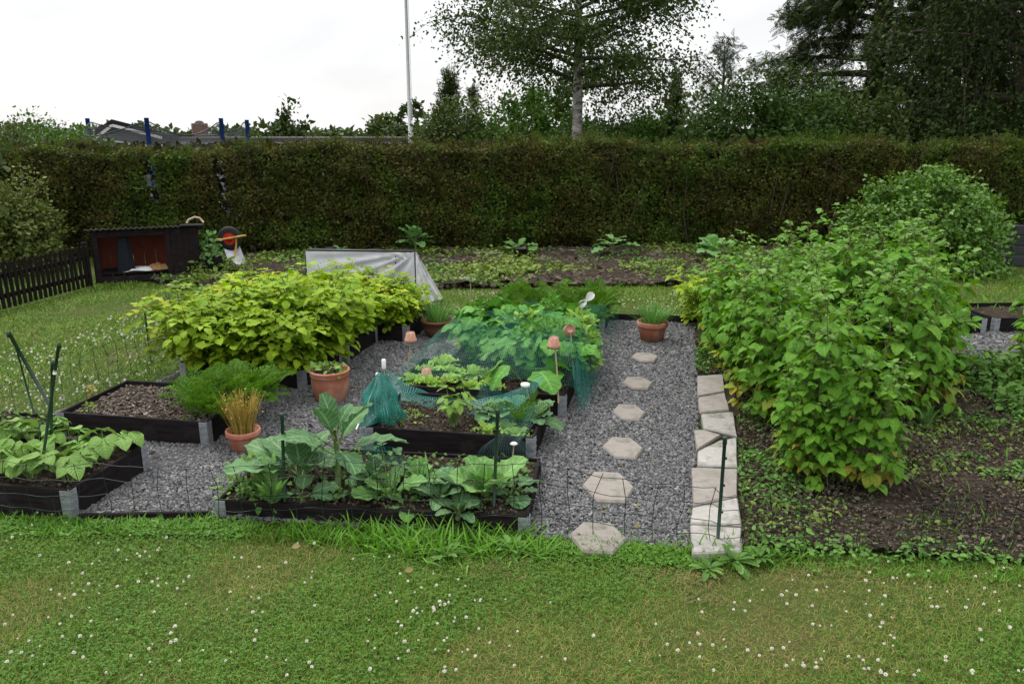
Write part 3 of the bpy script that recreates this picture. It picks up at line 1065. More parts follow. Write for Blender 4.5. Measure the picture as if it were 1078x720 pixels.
# outline points of the garden on the ground
slabL = [G(728, 580)[:2], G(730, 532)[:2], G(734.5, 475)[:2], G(737, 433)[:2], G(734.5, 394)[:2]]
FRONT_L, FRONT_R = np.array((-2.62, 4.20)), np.array((1.02, 3.86))
gravel_poly = [(-2.62, 4.22), (-1.75, 4.19), (.06, 3.97), (1.0, 3.84), slabL[2], slabL[4], (2.35, 9.0), (.95, 9.25), (-1.9, 9.6), (-2.7, 8.2), (-3.3, 6.6), (-3.75, 5.9), (-3.95, 4.5)]
sheet('gravel_path', gravel_poly, .004, M['gravel_bed'], 'grey gravel path running between the black raised beds', 'path', res=.06, amp=.012, seed=3)
slab_zone = [tuple(G(x, y, .05)[:2]) for x, y in ((726, 581), (783, 581), (777, 490), (777, 432), (764, 392), (733, 392), (727, 500))]
soil_poly = [(1.14, 3.85), (6.5, 3.4), (7.2, 7.0), (4.4, 7.25), (4.1, 8.9), (2.15, 9.0), (1.70, 6.9)]
sheet('garden_soil', soil_poly, .006, M['soil'], 'bare dark vegetable soil with low weeds under the raspberries', 'soil', res=.05, amp=.035, seed=5)
gr2 = [(4.45, 7.28), (7.2, 7.05), (7.4, 8.35), (4.6, 8.75)]
sheet('gravel_corner', gr2, .005, M['gravel_bed'], 'grey gravel patch beyond the raspberries in front of the far black bed', 'path', res=.08, amp=.012, seed=9)
strip_poly = [(-5.2, 11.5), (-2.0, 11.2), (1.0, 11.3), (4.2, 11.6), (6.2, 12.0), (7.0, 15.4), (0, 15.0), (-7.4, 13.9)]
sheet('soil_strip', strip_poly, .008, M['soil'], 'dark soil strip along the foot of the hedge', 'soil', res=.1, amp=.08, seed=7)

# ---------------- bed footprints (front right corner, width, depth)
def foot(fr, wd, dp, ang=A12):
    u = np.array((math.cos(ang), math.sin(ang))); v = np.array((-u[1], u[0]))
    fr = np.asarray(fr, float)[:2]
    return [fr, fr - u * wd, fr - u * wd + v * dp, fr + v * dp]


BEDS = dict(
    A=((-2.57, 4.17), 1.2, .72, R(-10), .20), B=((-2.19, 5.28), 1.2, .8, R(-10), .20), C=((-3.42, 5.02), .8, .62, R(-10), .12),
    D=((-1.83, 6.56), 1.2, .8, A12, .20), D2=((-1.62, 7.40), 1.2, .8, A12, .20), E=((-1.12, 8.16), 1.2, .8, A12, .20),
    F=((.09, 3.995), 1.84, .84, R(-6.8), .12), Gb=((.15, 4.98), 1.2, .8, R(-10), .20), H=((.42, 5.87), 1.42, .8, R(-11), .20),
    H2=((.60, 6.70), 1.2, .76, A12, .20), I=((.73, 7.50), 1.2, .8, A12, .20), J=((1.02, 8.48), 1.2, .8, A12, .20),
    K=((6.6, 8.62), 1.2, .8, R(4), .20), K2=((5.30, 8.53), 1.2, .8, R(4), .20))
FEET = {k: foot(b[0], b[1], b[2], b[3]) for k, b in BEDS.items()}

# ---------------- gravel stones
hexpx = [(629, 565, .158), (641, 512, .165), (656, 471, .142), (662, 434, .135), (671, 403, .135), (679, 376, .132)]
hexpos = [G(x, y, .04) for x, y, r in hexpx]


def stones(poly, dens, size, seed, holes, name, label, mat, z=.012, far=0.0):
    rr = np.random.default_rng(seed)
    P = scatter(rr, poly, dens, holes)
    if far:
        keep = rr.random(len(P)) < np.clip((5.2 / P[:, 1]) ** far, .25, 1)
        P = P[keep]
    s = size * rr.lognormal(0, .28, len(P)) * np.clip(P[:, 1] / 5.2, 1, 1.6) ** .6
    mbs = MB()
    kk = rr.integers(0, 5, len(P))
    z_ = z + .009 * lumps(P, seed, 6) + rr.uniform(0, .007, len(P))
    for q in range(5):
        m_ = kk == q
        mbs.inst(T_STONE[q], rotz_frames(rr, m_.sum(), s[m_], .5), np.c_[P[m_], z_[m_]], smooth=False)
    return tag(mbs.obj(name, mat), label, 'gravel', kind='stuff')


holes = list(FEET.values()) + [[(p[0] + r * .9 * math.cos(a), p[1] + r * 1.35 * math.sin(a)) for a in np.linspace(0, 2 * PI, 7)[:-1]] for p, (_, _, r) in zip(hexpos, hexpx)]
stones(gravel_poly, 9000, .0088, 21, holes, 'gravel', 'loose crushed grey stones covering the path', M['gravel'], far=1.2)
stones(gr2, 1500, .018, 22, list(FEET.values()), 'gravel', 'loose crushed grey stones beyond the raspberries', M['gravel'])
stones(soil_poly, 1500, .008, 23, [slab_zone], 'soil_crumbs', 'dark crumbs of soil lying on the vegetable ground', M['clod'], z=.042)['category'] = 'soil'
stones(strip_poly, 220, .03, 24, [], 'soil_crumbs', 'dark crumbs of soil on the strip by the hedge', M['clod'], z=.04)['category'] = 'soil'

# ---------------- grass
def lawn_holes():
    return [gravel_poly, soil_poly, strip_poly, gr2] + list(FEET.values())


def grass(poly, dens, L, seed, name, label, mat, tpl=T_BLADE2, lean=.35, holes=(), patchy=.5, wide=1.0, cat='grass'):
    rr = np.random.default_rng(seed)
    P = scatter(rr, poly, dens, holes)
    ln = lumps(P, 5, 3.2)
    keep = rr.random(len(P)) < (np.clip(1 - patchy + 1.2 * patchy * (1 - ln), .2, 1) if patchy >= 0 else np.clip((ln - .46) * 4.5, .03, 1))
    P, ln = P[keep], ln[keep]
    n = len(P)
    az = rr.uniform(0, 6.28, n); el = rr.uniform(lean, 1.5, n)
    d = np.stack((np.cos(az) * np.cos(el), np.sin(az) * np.cos(el), np.sin(el)), -1)
    nn = np.stack((-np.cos(az) * np.sin(el), -np.sin(az) * np.sin(el), np.cos(el)), -1) + rr.normal(0, .2, (n, 3))
    s = L * rr.uniform(.5, 1.25, n) * (1.15 - .45 * ln)
    sc = np.c_[s * wide, s, s]
    mbs = MB().inst(tpl, frames(d, nn, sc), np.c_[P, np.zeros(n)])
    return tag(mbs.obj(name, mat), label, cat, kind='stuff')


front_edge = [(-4.2, 4.35), (-2.6, 4.16), (-1.75, 4.17), (.1, 3.965), (1.0, 3.83), (1.4, 3.80), (3.4, 3.60)]
fore = front_edge + [(3.4, 2.35), (-4.2, 2.35)]
grass(fore, 21000, .042, 31, 'grass', 'short mown grass of the near lawn in front of the beds', M['grass'], T_BLADE3, wide=1.25, lean=.12, patchy=.8)
grass(fore, 8000, .040, 38, 'grass', 'dry yellowed blades mixed into the near lawn', M['dry_grass'], T_BLADE3, wide=1.1, lean=.05, patchy=-1.1)
grass([(3.4, 3.60), (7.5, 3.30), (7.5, 2.0), (3.4, 2.35)], 7000, .045, 44, 'grass', 'mown grass of the lawn to the right of the garden', M['grass'], T_BLADE3, wide=1.8, lean=.12)
grass([(-4.2, 4.35), (-8, 4.5), (-8, 2.0), (-4.2, 2.35)], 6000, .045, 45, 'grass', 'mown grass of the lawn to the left of the bean bed', M['grass'], T_BLADE3, wide=1.8, lean=.12)
edge_band = front_edge + [(p[0], p[1] - .20) for p in front_edge[::-1]]
grass(edge_band, 5200, .078, 32, 'grass', 'longer fresh grass left standing along the wire fence', M['lush'], T_BLADE, .5, wide=.9, patchy=.3)
tuft_band = [(-1.2, 4.16), (.12, 4.0), (.18, 3.72), (-.5, 3.72), (-1.3, 3.95)]
grass(tuft_band, 2600, .15, 33, 'grass', 'long green grass tufts below the cabbages', M['lush'], T_BLADE, .35, wide=.8, patchy=.1)
grass([(.98, 3.86), (1.5, 3.84), (1.55, 3.66), (.98, 3.68)], 3000, .15, 34, 'grass', 'long grass tuft at the foot of the pale slabs', M['lush'], T_BLADE, .4, wide=.8, patchy=.1)
side = [(-9, 4.4), (-4.0, 4.5), (-3.8, 5.9), (-3.0, 7.6), (-2.5, 9.6), (.9, 9.3), (2.4, 9.05), (4.2, 9.0), (9, 8.8), (12, 12.5), (7.2, 14.9), (6.2, 12.0), (4.2, 11.6), (1.0, 11.3), (-2.0, 11.2), (-5.2, 11.5), (-6.0, 11.9), (-9, 11)]
grass(side, 2600, .06, 35, 'grass', 'mown grass of the lawn beside and behind the raised beds', M['grass'], T_BLADE3, wide=2.2, lean=.2, holes=[gr2] + list(FEET.values()))


def clover_leaves(poly, dens, size, seed, label, holes=()):
    rr = np.random.default_rng(seed)
    P = scatter(rr, poly, dens, holes)
    P = P[rr.random(len(P)) < np.clip(2.0 - 3.2 * lumps(P, 5, 3.2), .04, 1)]
    n = len(P)
    z = rr.uniform(.012, .035, n)
    a0 = rr.uniform(0, 6.28, n)
    mbs = MB()
    for k in range(3):
        a = a0 + k * 2.094
        d = np.stack((np.cos(a), np.sin(a), rr.uniform(-.1, .25, n)), -1)
        mbs.inst(T_TINY[0], frames(d, np.array((0, 0, 1)) + rr.normal(0, .25, (n, 3)), size * rr.uniform(.7, 1.2, n)), np.c_[P, z])
    return tag(mbs.obj('clover', M['clover']), label, 'clover', kind='stuff')


clover_leaves(fore, 3300, .0098, 36, 'small round clover leaves spread through the near lawn')
clover_leaves(edge_band, 2200, .026, 37, 'leafy clover and herbs growing along the fence line')


# white clover flowers: the nearest ones one by one
def flower_mb():
    mbs = MB()
    rr = np.random.default_rng(2)
    mbs.tube([(0, 0, -.045), (.002, 0, -.02), (0, 0, 0)], .0012, 4, mat=1)
    v = sph(rr, 60)
    v[:, 2] = v[:, 2] * .85
    s = np.full(60, .009)
    mbs.inst(T_TINY[0], frames(v + (0, 0, .5), sph(rr, 60), s), v * .005 + (0, 0, .004))
    return mbs


def flower_spots(n, seed, regions):
    rr = np.random.default_rng(seed)
    out_ = []
    for (x0, y0, x1, y1, k) in regions:
        for _ in range(k):
            out_.append(G(rr.uniform(x0, x1), y0 + (y1 - y0) * rr.random() ** .9)[:2])
    return np.array(out_)


fl = flower_spots(0, 41, [(0, 560, 190, 720, 52), (60, 580, 160, 650, 16), (150, 600, 300, 720, 18), (380, 610, 560, 718, 46), (430, 610, 500, 660, 12), (690, 625, 930, 718, 58), (900, 610, 1078, 720, 34), (560, 640, 700, 720, 5), (800, 585, 1000, 640, 8), (300, 640, 380, 720, 6), (0, 545, 120, 580, 10), (200, 560, 420, 640, 14), (930, 590, 1078, 650, 12)])
fm = flower_mb().obj('clover_flower', [M['petal'], M['stem']])
tag(fm, 'small white clover flower head standing in the near lawn', 'flower', 'white clover flowers in the near lawn')
for i, (x, y) in enumerate(fl):
    c_ = fm if i == 0 else fm.copy()
    if i:
        COL.objects.link(c_)
    c_.location = (x, y, random.Random(i).uniform(.034, .052))
    s_ = random.Random(i + 999).uniform(.32, .68)
    c_.scale = (s_, s_, s_)
    c_.rotation_euler = (random.Random(i).uniform(-.4, .4), random.Random(i + 5).uniform(-.4, .4), i)
# the far patches as one mass
rr = np.random.default_rng(43)
far = np.concatenate([scatter(rr, [(-6.2, 5.0), (-4.0, 5.0), (-3.4, 7.0), (-3.0, 8.4), (-4.2, 9.0), (-5.8, 7.5)], 110), scatter(rr, [(-1.5, 9.6), (2.3, 9.3), (2.6, 10.9), (-1.5, 11.0)], 70), scatter(rr, [(-5, 8), (-3, 8.4), (-3, 9.6), (-4.8, 9.8)], 70)])
far = far[~in_poly(far, FEET['B'])]
keep = lumps(far, 8, 4) > .38
far = far[keep]
v = sph(rr, 14)
ft = (np.concatenate([T_TINY[0][0] @ m_.T + p_ for m_, p_ in zip(frames(v + (0, 0, .4), sph(rr, 14), np.full(14, .009)), v * .004)]), [np.concatenate([T_TINY[0][1][0] + k * len(T_TINY[0][0]) for k in range(14)])], np.zeros((14 * len(T_TINY[0][0]), 2)))
mb = MB().inst(ft, frames(np.tile((0., 1, 0), (len(far), 1)), np.tile((0., 0, 1), (len(far), 1)), rr.uniform(.55, 1.2, len(far))), np.c_[far, rr.uniform(.04, .06, len(far))])
tag(mb.obj('clover_blossom', M['petal']), 'mass of white clover blossom on the far lawn', 'flowers', kind='stuff')

# ================================================================== stones
hl = ['hexagonal stepping stone half grown over by the lawn edge', 'widest hexagonal stepping stone, next after the one in the grass', 'third hexagonal stepping stone from the grass, level with the front netted bed corner', 'fourth hexagonal stepping stone from the grass in the gravel', 'second farthest hexagonal stepping stone, before the smallest one', 'smallest hexagonal stepping stone, nearest the chive pot']
for (p, (_, _, r), l) in zip(hexpos, hexpx, hl):
    rr = np.random.default_rng(int(r * 1e4) + len(l))
    a = np.arange(6) * PI / 3 + rr.normal(0, .05) + R(-6)
    poly = np.c_[np.cos(a), np.sin(a) * (1.5 if p[1] > 4.3 else 1.2)] * r * (1 + rr.normal(0, .025, (6, 1)))
    o = MB().prism(poly, -.02, .048, .012).obj('stepping_stone', M['hex'], loc=(p[0], p[1], 0))
    o.rotation_euler = (rr.normal(0, .012), rr.normal(0, .012), 0)
    tag(o, l, 'stepping stone', 'hexagonal stepping stones in the gravel')

S_ = [([(734, 395), (761, 393), (763, 411.5), (735, 416.5)], 'dark', 'farthest slab of the edging, half under raspberry leaves'),
      ([(735, 418), (763, 413), (768, 431), (737, 433.5)], 'dark', 'second farthest edging slab, plain beige, beside the raspberries'),
      ([(738, 435), (772, 432.3), (776, 458), (741, 450)], 'light', 'beige edging slab with a small hole, third from the far end'),
      ([(731, 452), (741, 451.5), (759, 457), (733, 473.5)], 'dark', 'small speckled pebbly slab wedged in the edging'),
      ([(734.5, 475), (758, 463), (775.5, 460), (776.5, 491), (734.5, 489.5)], 'light', 'white angular slab just beyond the fence stake'),
      ([(728, 491.3), (776.5, 492.6), (776, 521), (730, 532)], 'dark', 'grey weathered slab behind the fence stake, fourth from the grass'),
      ([(729, 533.5), (776.5, 522.6), (781, 552.6), (727.5, 549.6)], 'light', 'white slab behind the fence stake, second from the grass'),
      ([(727, 551.3), (781, 554.2), (781, 579), (729, 581)], 'light', 'pale slab nearest the lawn at the end of the edging')]
for px, kind, l in S_:
    z = .064
    P = np.array([G(x, y, z)[:2] for x, y in px])[::-1]
    c_ = P.mean(0)
    rr = np.random.default_rng(len(l))
    # subdivide the outline a little so the broken edges are not ruler straight
    Q = []
    for i in range(len(P)):
        a_, b_ = P[i] - c_, P[(i + 1) % len(P)] - c_
        Q += [a_, a_ + (b_ - a_) * .33 + rr.normal(0, .0025, 2), a_ + (b_ - a_) * .68 + rr.normal(0, .0025, 2)]
    o = MB().prism(np.array(Q), -.05, z, .010).obj('edging_slab', M['slab_light' if kind == 'light' else 'slab_dark'], loc=(c_[0], c_[1], rr.uniform(-.004, .004)))
    o.rotation_euler = (rr.normal(0, .008), rr.normal(0, .008), 0)
    tag(o, l, 'slab', 'slabs edging the gravel path')
for k, (x0, x1, y, l) in enumerate([(1016, 1058, 389, 'white kerb stone beyond the raspberries by the gravel'), (1062, 1090, 391, 'broken white kerb stone under the outer raspberry canes')]):
    p0, p1 = G(x0, y, .05), G(x1, y, .05)
    c_ = (p0 + p1) / 2
    tag(MB().box((0, 0, .035), (np.linalg.norm(p1 - p0) - .02, .10, .09), bev=.015).obj('kerb_stone', M['slab_light'], loc=(c_[0], c_[1], 0)), l, 'kerb stone', 'white kerb stones')
for k, (x, y, r, l) in enumerate([(489, 297, .16, 'flat pale rock lying on the far soil strip right of the white tent'), (516, 270, .20, 'flat grey stone slab at the hedge foot behind the pale rock'), (603, 266, .07, 'small white stone on the soil strip below the hedge')]):
    p = G(x, y, .03)
    v_, f_, u_ = ico(90 + k, .35, .15)
    tag(MB().add(v_ * np.array((r * 1.4, r * .8, r)), f_, u_, smooth=False).obj('rock', M['rock'], loc=(p[0], p[1], .06)), l, 'rock')
for k, (x, y, l) in enumerate([(307, 577, 'curled dry leaf lying on the lawn below the fence stake'), (426, 602, 'brown dry leaf lying on the lawn below the light cabbage')]):
    p = G(x, y, .04)
    tag(MB().inst(T_SMALL[0], frames([(1., .5, .15)], [(.3, -.5, 1)], [.05]), np.array([(0, 0, 0.)])).obj('dry_leaf', M['thatch'], loc=(p[0], p[1], .045)), l, 'leaf')

# ================================================================== raised beds
def hinge_mb(h, u, v, su, sv):
    """folded galvanised bracket round an outer corner; su/sv: which way the two boards run from it"""
    mbs = MB()
    wd, e = .062, .0055
    for ax, sg, oth, so_ in ((u, su, v, sv), (v, sv, u, su)):
        for k in range(1):
            c_ = ax * sg * (wd / 2 - e) - oth * so_ * e
            r_ = math.atan2(ax[1], ax[0])
            mbs.box((c_[0], c_[1], h / 2), (wd, .003, h * .96), r_, bev=.0008)
            for col_ in (-.016, .016):
                for q in range(4):
                    d_ = ax * sg * (wd / 2 - e + col_) - oth * so_ * (e + .0025)
                    mbs.box((d_[0], d_[1], h * (.16 + .225 * q)), (.022, .004, .012), r_)
    mbs.tube([(0, 0, h * .01), (0, 0, h * 1.02)], .005, 6)
    return mbs


def raised_bed(key, label, fill, hinges=True, soilz=None):
    fr, wd, dp, ang, h = BEDS[key]
    u = np.array((math.cos(ang), math.sin(ang))); v = np.array((-u[1], u[0]))
    fr = np.array(fr)
    cen = fr - u * wd / 2 + v * dp / 2
    t = thing('raised_bed', label, 'raised bed', (cen[0], cen[1], 0), 0, 'black pallet collar beds')
    th = .021
    for s_ in (-1, 1):
        c_ = v * s_ * (dp / 2 - th / 2)
        MB().box((c_[0], c_[1], h / 2), (wd - .004, th, h), ang, bev=.003).obj('board', M['black_wood'], t)
        c_ = u * s_ * (wd / 2 - th / 2)
        MB().box((c_[0], c_[1], h / 2 - .001), (th, dp - 2 * th - .004, h - .002), ang, bev=.003).obj('board', M['black_wood'], t)
    if hinges:
        for su in (-1, 1):
            for sv in (-1, 1):
                c_ = u * su * wd / 2 + v * sv * dp / 2
                ob = hinge_mb(h, u, v, -su, -sv).obj('hinge', M['steel'], t)
                ob.location = (c_[0], c_[1], 0)
    sz = h * .68 if soilz is None else soilz
    n = 24
    g = np.linspace(-1, 1, n)
    X, Y = np.meshgrid(g, g)
    L2 = np.c_[X.ravel() * (wd / 2 - th), Y.ravel() * (dp / 2 - th)]
    W = L2[:, :1] * u + L2[:, 1:] * v
    Z = sz + .022 * lumps(W * 1.0 + cen, 3, 9) + .012 * lumps(W + cen, 4, 30)
    q = np.array([(j * n + i, j * n + i + 1, (j + 1) * n + i + 1, (j + 1) * n + i) for j in range(n - 1) for i in range(n - 1)])
    so_ = MB().add(np.c_[W, Z], [q]).obj('soil', M['soil'], t)
    if fill:
        rr = np.random.default_rng(len(label))
        k = int(wd * dp * fill)
        L2 = np.c_[rr.uniform(-1, 1, k) * (wd / 2 - .04), rr.uniform(-1, 1, k) * (dp / 2 - .04)]
        W = L2[:, :1] * u + L2[:, 1:] * v
        mbs = MB()
        if key == 'B':
            a = rr.uniform(0, 6.28, k)
            d = np.stack((np.cos(a), np.sin(a), rr.normal(0, .25, k)), -1)
            mbs.inst(T_STONE[1], frames(d, np.array((0, 0, 1)) + rr.normal(0, .4, (k, 3)), np.c_[rr.uniform(.004, .009, k), rr.uniform(.008, .03, k), rr.uniform(.003, .006, k)]), np.c_[W, sz + .02 + rr.uniform(0, .02, k)], smooth=False)
            mbs.obj('mulch', M['mulch'], so_)['kind'] = 'stuff'
        else:
            mbs.inst(T_STONE[2], rotz_frames(rr, k, rr.uniform(.005, .014, k)), np.c_[W, sz + .022 + rr.uniform(0, .012, k)], smooth=False)
            mbs.obj('soil_crumb', M['clod'], so_)['kind'] = 'stuff'
    return t


raised_bed('A', 'black timber raised bed full of bean plants at the lawn edge', 600)
raised_bed('B', 'black timber raised bed with bare bark-strewn soil and carrots at one end', 2600)
raised_bed('C', 'low black bed with small weeds behind the bean bed', 500)
raised_bed('D', 'black raised bed under the potato plants behind the big terracotta pot', 0)
raised_bed('D2', 'middle black raised bed buried under the potato foliage', 0)
raised_bed('E', 'far black raised bed under the yellowing potatoes beside the brown bowl', 0)
raised_bed('F', 'long low black bed with cabbages against the wire fence', 900)
raised_bed('Gb', 'black raised bed with patchy soil and lettuces under teal netting', 1200)
raised_bed('H', 'black raised bed with lettuces and squash behind the patchy netted one', 900)
raised_bed('H2', 'black raised bed hidden under squash leaves in the netted row', 0)
raised_bed('I', 'black raised bed with carrots and parsley, second from the far lawn', 0)
raised_bed('J', 'farthest netted black raised bed with carrots by the far lawn', 0)
raised_bed('K', 'far black bed beyond the raspberries at the picture edge', 0)
raised_bed('K2', 'far black bed directly behind the tall raspberry row', 0)

# black plastic edging boards
def edging(p0, p1, h, th, label):
    p0, p1 = np.array(p0), np.array(p1)
    c_ = (p0 + p1) / 2
    d = p1 - p0
    tag(MB().box((0, 0, h / 2), (np.linalg.norm(d), th, h), math.atan2(d[1], d[0]), bev=.004).obj('edging_board', M['black_wood'], loc=(c_[0], c_[1], 0)), label, 'edging board')


edging((-2.53, 4.165), (-1.78, 4.20), .055, .025, 'low black edging board between the bean bed and the cabbage bed')
edging((1.05, 9.22), (2.45, 9.04), .10, .03, 'black edging board between the gravel path and the far lawn')


def local(key, a, b, z=None):
    """point in a bed: a from its right end to the left (0..1), b from front to back"""
    fr, wd, dp, ang, h = BEDS[key]
    u = np.array((math.cos(ang), math.sin(ang))); v = np.array((-u[1], u[0]))
    p = np.array(fr) - u * wd * a + v * dp * b
    return np.array((p[0], p[1], h * .68 + .02 if z is None else z))


# ================================================================== crops
def copies(name, label, cat, makers, spots, group, scales=(.9, 1.1), labels=None):
    """one prototype per maker, then copies; spots are (point, ...)"""
    rr = random.Random(len(label) + len(spots))
    protos = []
    for i, p in enumerate(spots):
        k = i % len(makers)
        s_ = rr.uniform(*scales) * (1.16 if name == 'potato_plant' and p[1] < 7.3 else (.84 if name == 'potato_plant' and 8 < p[1] and p[0] < 0 else 1.0))
        rz = rr.uniform(0, 6.28)
        lb = labels[i] if labels else label
        if i < len(makers):
            o = plant_obj(name, lb, cat, makers[k](), p, rz, group, s_)
            protos.append(o)
        else:
            dup(protos[k], p, rz, lb, s_, group, (rr.uniform(-.08, .08), rr.uniform(-.08, .08)))


pot_spots = [local(k, a, b) for k, rows in (('D', ((.14, .2), (.42, .15), (.70, .2), (.96, .2), (.12, .72), (.4, .7), (.68, .75), (.95, .8))),
                                            ('D2', ((.08, .4), (.36, .4), (.64, .5), (.92, .45), (.2, .9), (.78, .9))),
                                            ('E', ((.20, .2), (.42, .25), (.64, .2), (.88, .3), (.22, .75), (.45, .8), (.70, .8), (.95, .8)))) for a, b in rows]
copies('potato_plant', 'bushy yellow-green potato plant in the crowded potato bed', 'potato plant',
       [lambda: potato_plant(1, .50, .34, 15, .0), lambda: potato_plant(2, .54, .32, 15, .05), lambda: potato_plant(3, .47, .36, 15, .08), lambda: potato_plant(4, .50, .33, 14, .4)],
       pot_spots, 'potato plants in the black beds', (.95, 1.2))
copies('potato_plant', 'yellowing potato plant showing above the raspberries\' far end', 'potato plant',
       [lambda: potato_plant(7, .55, .34, 12, .4)], [np.array((2.25, 9.0, .02)), np.array((2.55, 9.15, .02)), np.array((2.6, 8.6, .02))], 'potato plants beyond the raspberries', (.95, 1.15))

bean_spots = [local('A', a, b) for a in (.12, .33, .54, .76, .95) for b in (.25, .70)]
copies('bean_plant', 'broad-leaved light green bean plant in the bean bed', 'bean plant',
       [lambda: trifoliate(11, .19, .14, 9, T_BEAN, .105, M['bean']), lambda: trifoliate(12, .16, .15, 9, T_BEAN, .115, M['bean']), lambda: trifoliate(13, .20, .13, 9, T_BEAN, .10, M['bean'])],
       bean_spots, 'bean plants in the front bed', (.85, 1.15))

carrot_spots = [local('B', a, b) for a, b in ((.0, .3), (.12, .35), (.22, .5), (-.04, .6), (.08, .7), (.2, .8), (-.02, .95), (.12, .97))]
copies('carrot_plant', 'feathery green carrot top at the end of the bare-soil bed', 'carrot plant',
       [lambda: fronds(21, 24, .34, M['carrot'], .6), lambda: fronds(22, 22, .31, M['carrot'], .55)], carrot_spots, 'carrots in the bare-soil bed', (.85, 1.15))
carrot2 = [local(k, a, b) for k, rows in (('J', [(a, b) for a in (.12, .32, .52, .72, .92) for b in (.15, .5, .85)]), ('I', [(.5, .2), (.7, .2), (.92, .2), (.45, .55), (.68, .6), (.9, .6), (.5, .9), (.72, .9), (.94, .9), (.28, .9)])) for a, b in rows]
copies('carrot_plant', 'feathery carrot top in the far netted beds', 'carrot plant',
       [lambda: fronds(23, 26, .36, M['carrot'], .5), lambda: fronds(24, 26, .33, M['carrot'], .45)], carrot2, 'carrots in the far netted beds', (.85, 1.15))
copies('parsley_plant', 'dark green curly parsley hanging over the bed end by the path', 'parsley',
       [lambda: leafy_mound(31, 520, .17, .26, .035, T_SMALL[0], M['parsley'], 14)], [local('I', a, b) for a, b in ((.04, .25), (.12, .7), (.2, .3))], 'parsley plants by the path', (.85, 1.05))
plant_obj('purple_herb', 'dusky reddish-leaved herb between the carrots and the parsley', 'herb', leafy_mound(33, 260, .12, .2, .035, T_SMALL[0], leaf_mat('dusky_leaf', [(.06, .075, .03), (.09, .10, .04), (.08, .05, .03)], vein=0)), local('I', .38, .45))

sq = [('H', .12, .75), ('H', .36, .8), ('H2', .1, .3), ('H2', .35, .35), ('H2', .6, .35), ('H2', .85, .4), ('H2', .2, .8), ('H2', .5, .85), ('H2', .78, .85), ('I', .14, .05)]
copies('squash_plant', 'leafy squash plant with lobed leaves in the netted bed', 'squash plant',
       [lambda: trifoliate(41, .36, .27, 20, T_SQ, .14, M['squash'], 3, -.3), lambda: trifoliate(42, .32, .28, 20, T_SQ, .13, M['squash'], 3, -.25), lambda: trifoliate(43, .40, .25, 20, T_SQ, .14, M['squash'], 3, -.3)],
       [local(*q) for q in sq], 'squash plants under the net', (.85, 1.1))
plant_obj('squash_plant', 'low squash plant with one big grey-green leaf over the bed front', 'squash plant', trifoliate(44, .26, .2, 6, T_SQ, .27, M['squash'], 1, -.5), local('H', .20, .12), .6)
herb_spots = [local(*q) for q in (('H2', .0, .15), ('H2', .25, .1), ('H2', .48, .6), ('H2', .72, .15), ('H2', .95, .75), ('H', .28, .92), ('H2', .05, .62), ('I', .30, .12))]
copies('leafy_herb', 'small-leaved bright green herb crowding between the squash leaves', 'herb',
       [lambda: leafy_mound(46, 260, .20, .40, .07, T_SMALL[0], M['lettuce'], 12), lambda: leafy_mound(47, 240, .18, .44, .06, T_RASP[1], M['squash'], 12)],
       herb_spots, 'herbs between the squash plants', (.85, 1.15))
rr = random.Random(3)
let = [('H', .95, .3), ('H', .82, .2), ('H', .70, .3), ('H', .58, .2), ('H', .9, .65), ('H', .75, .65), ('H', .6, .6), ('H', .46, .3), ('H', .48, .6)]
copies('lettuce', 'loose pale green lettuce in the bed behind the patchy soil', 'lettuce',
       [lambda: rosette(51, 12, .15, T_LET, M['lettuce'], .9, .01, 0, 1, petiole=.05), lambda: rosette(52, 11, .13, T_LET, M['lettuce'], 1.0, .01, 0, 1, petiole=.05)], [local(*q) for q in let], 'lettuces in the second netted bed', (.8, 1.15))
for k, (a, b, s_, l) in enumerate([(.30, .2, .9, 'yellow-green lettuce at the front board under the net'), (.12, .16, .8, 'low light lettuce beside the metal corner of the netted bed'), (.20, .3, .7, 'small frilly lettuce between two brighter ones')]):
    plant_obj('lettuce', l, 'lettuce', rosette(55 + k, 11, .15, T_LET, M['lettuce'], .7, .01, petiole=.05), local('Gb', a, b), k, None, s_)
for k, (a, b, l) in enumerate([(.07, .5, 'blue-green cabbage seedling by the right board under the net'), (.2, .75, 'broad blue-green cabbage at the back of the patchy bed'), (.3, .55, 'young cabbage with open leaves in the patchy bed')]):
    plant_obj('cabbage', l, 'cabbage', rosette(61 + k, 9, .20, T_CAB, M['cabbage'], .9, .02), local('Gb', a, b), k * 2)
plant_obj('celery_plant', 'upright light green celery plant alone in the patchy soil', 'celery', trifoliate(71, .25, .09, 15, T_SMALL, .075, leaf_mat('celery_leaf', [(.16, .30, .05), (.22, .38, .075)], vein=0)), local('Gb', .52, .30), 0, None, 1.0)
plant_obj('seedling', 'sparse row of yellow-green seedlings beside the net bundle', 'seedling', leafy_mound(72, 90, .15, .06, .03, T_SMALL[0], M['weed_yellow'], 6), local('Gb', .80, .35))
plant_obj('dill_plant', 'thin feathery dill at the right end of the patchy bed', 'dill', fronds(73, 12, .26, M['carrot'], .9), local('Gb', .13, .45))
plant_obj('lettuce', 'leafy endive at the left corner of the second netted bed', 'lettuce', rosette(57, 12, .17, T_LET, M['lettuce'], .9, .01, petiole=.05), local('H', .85, .9))

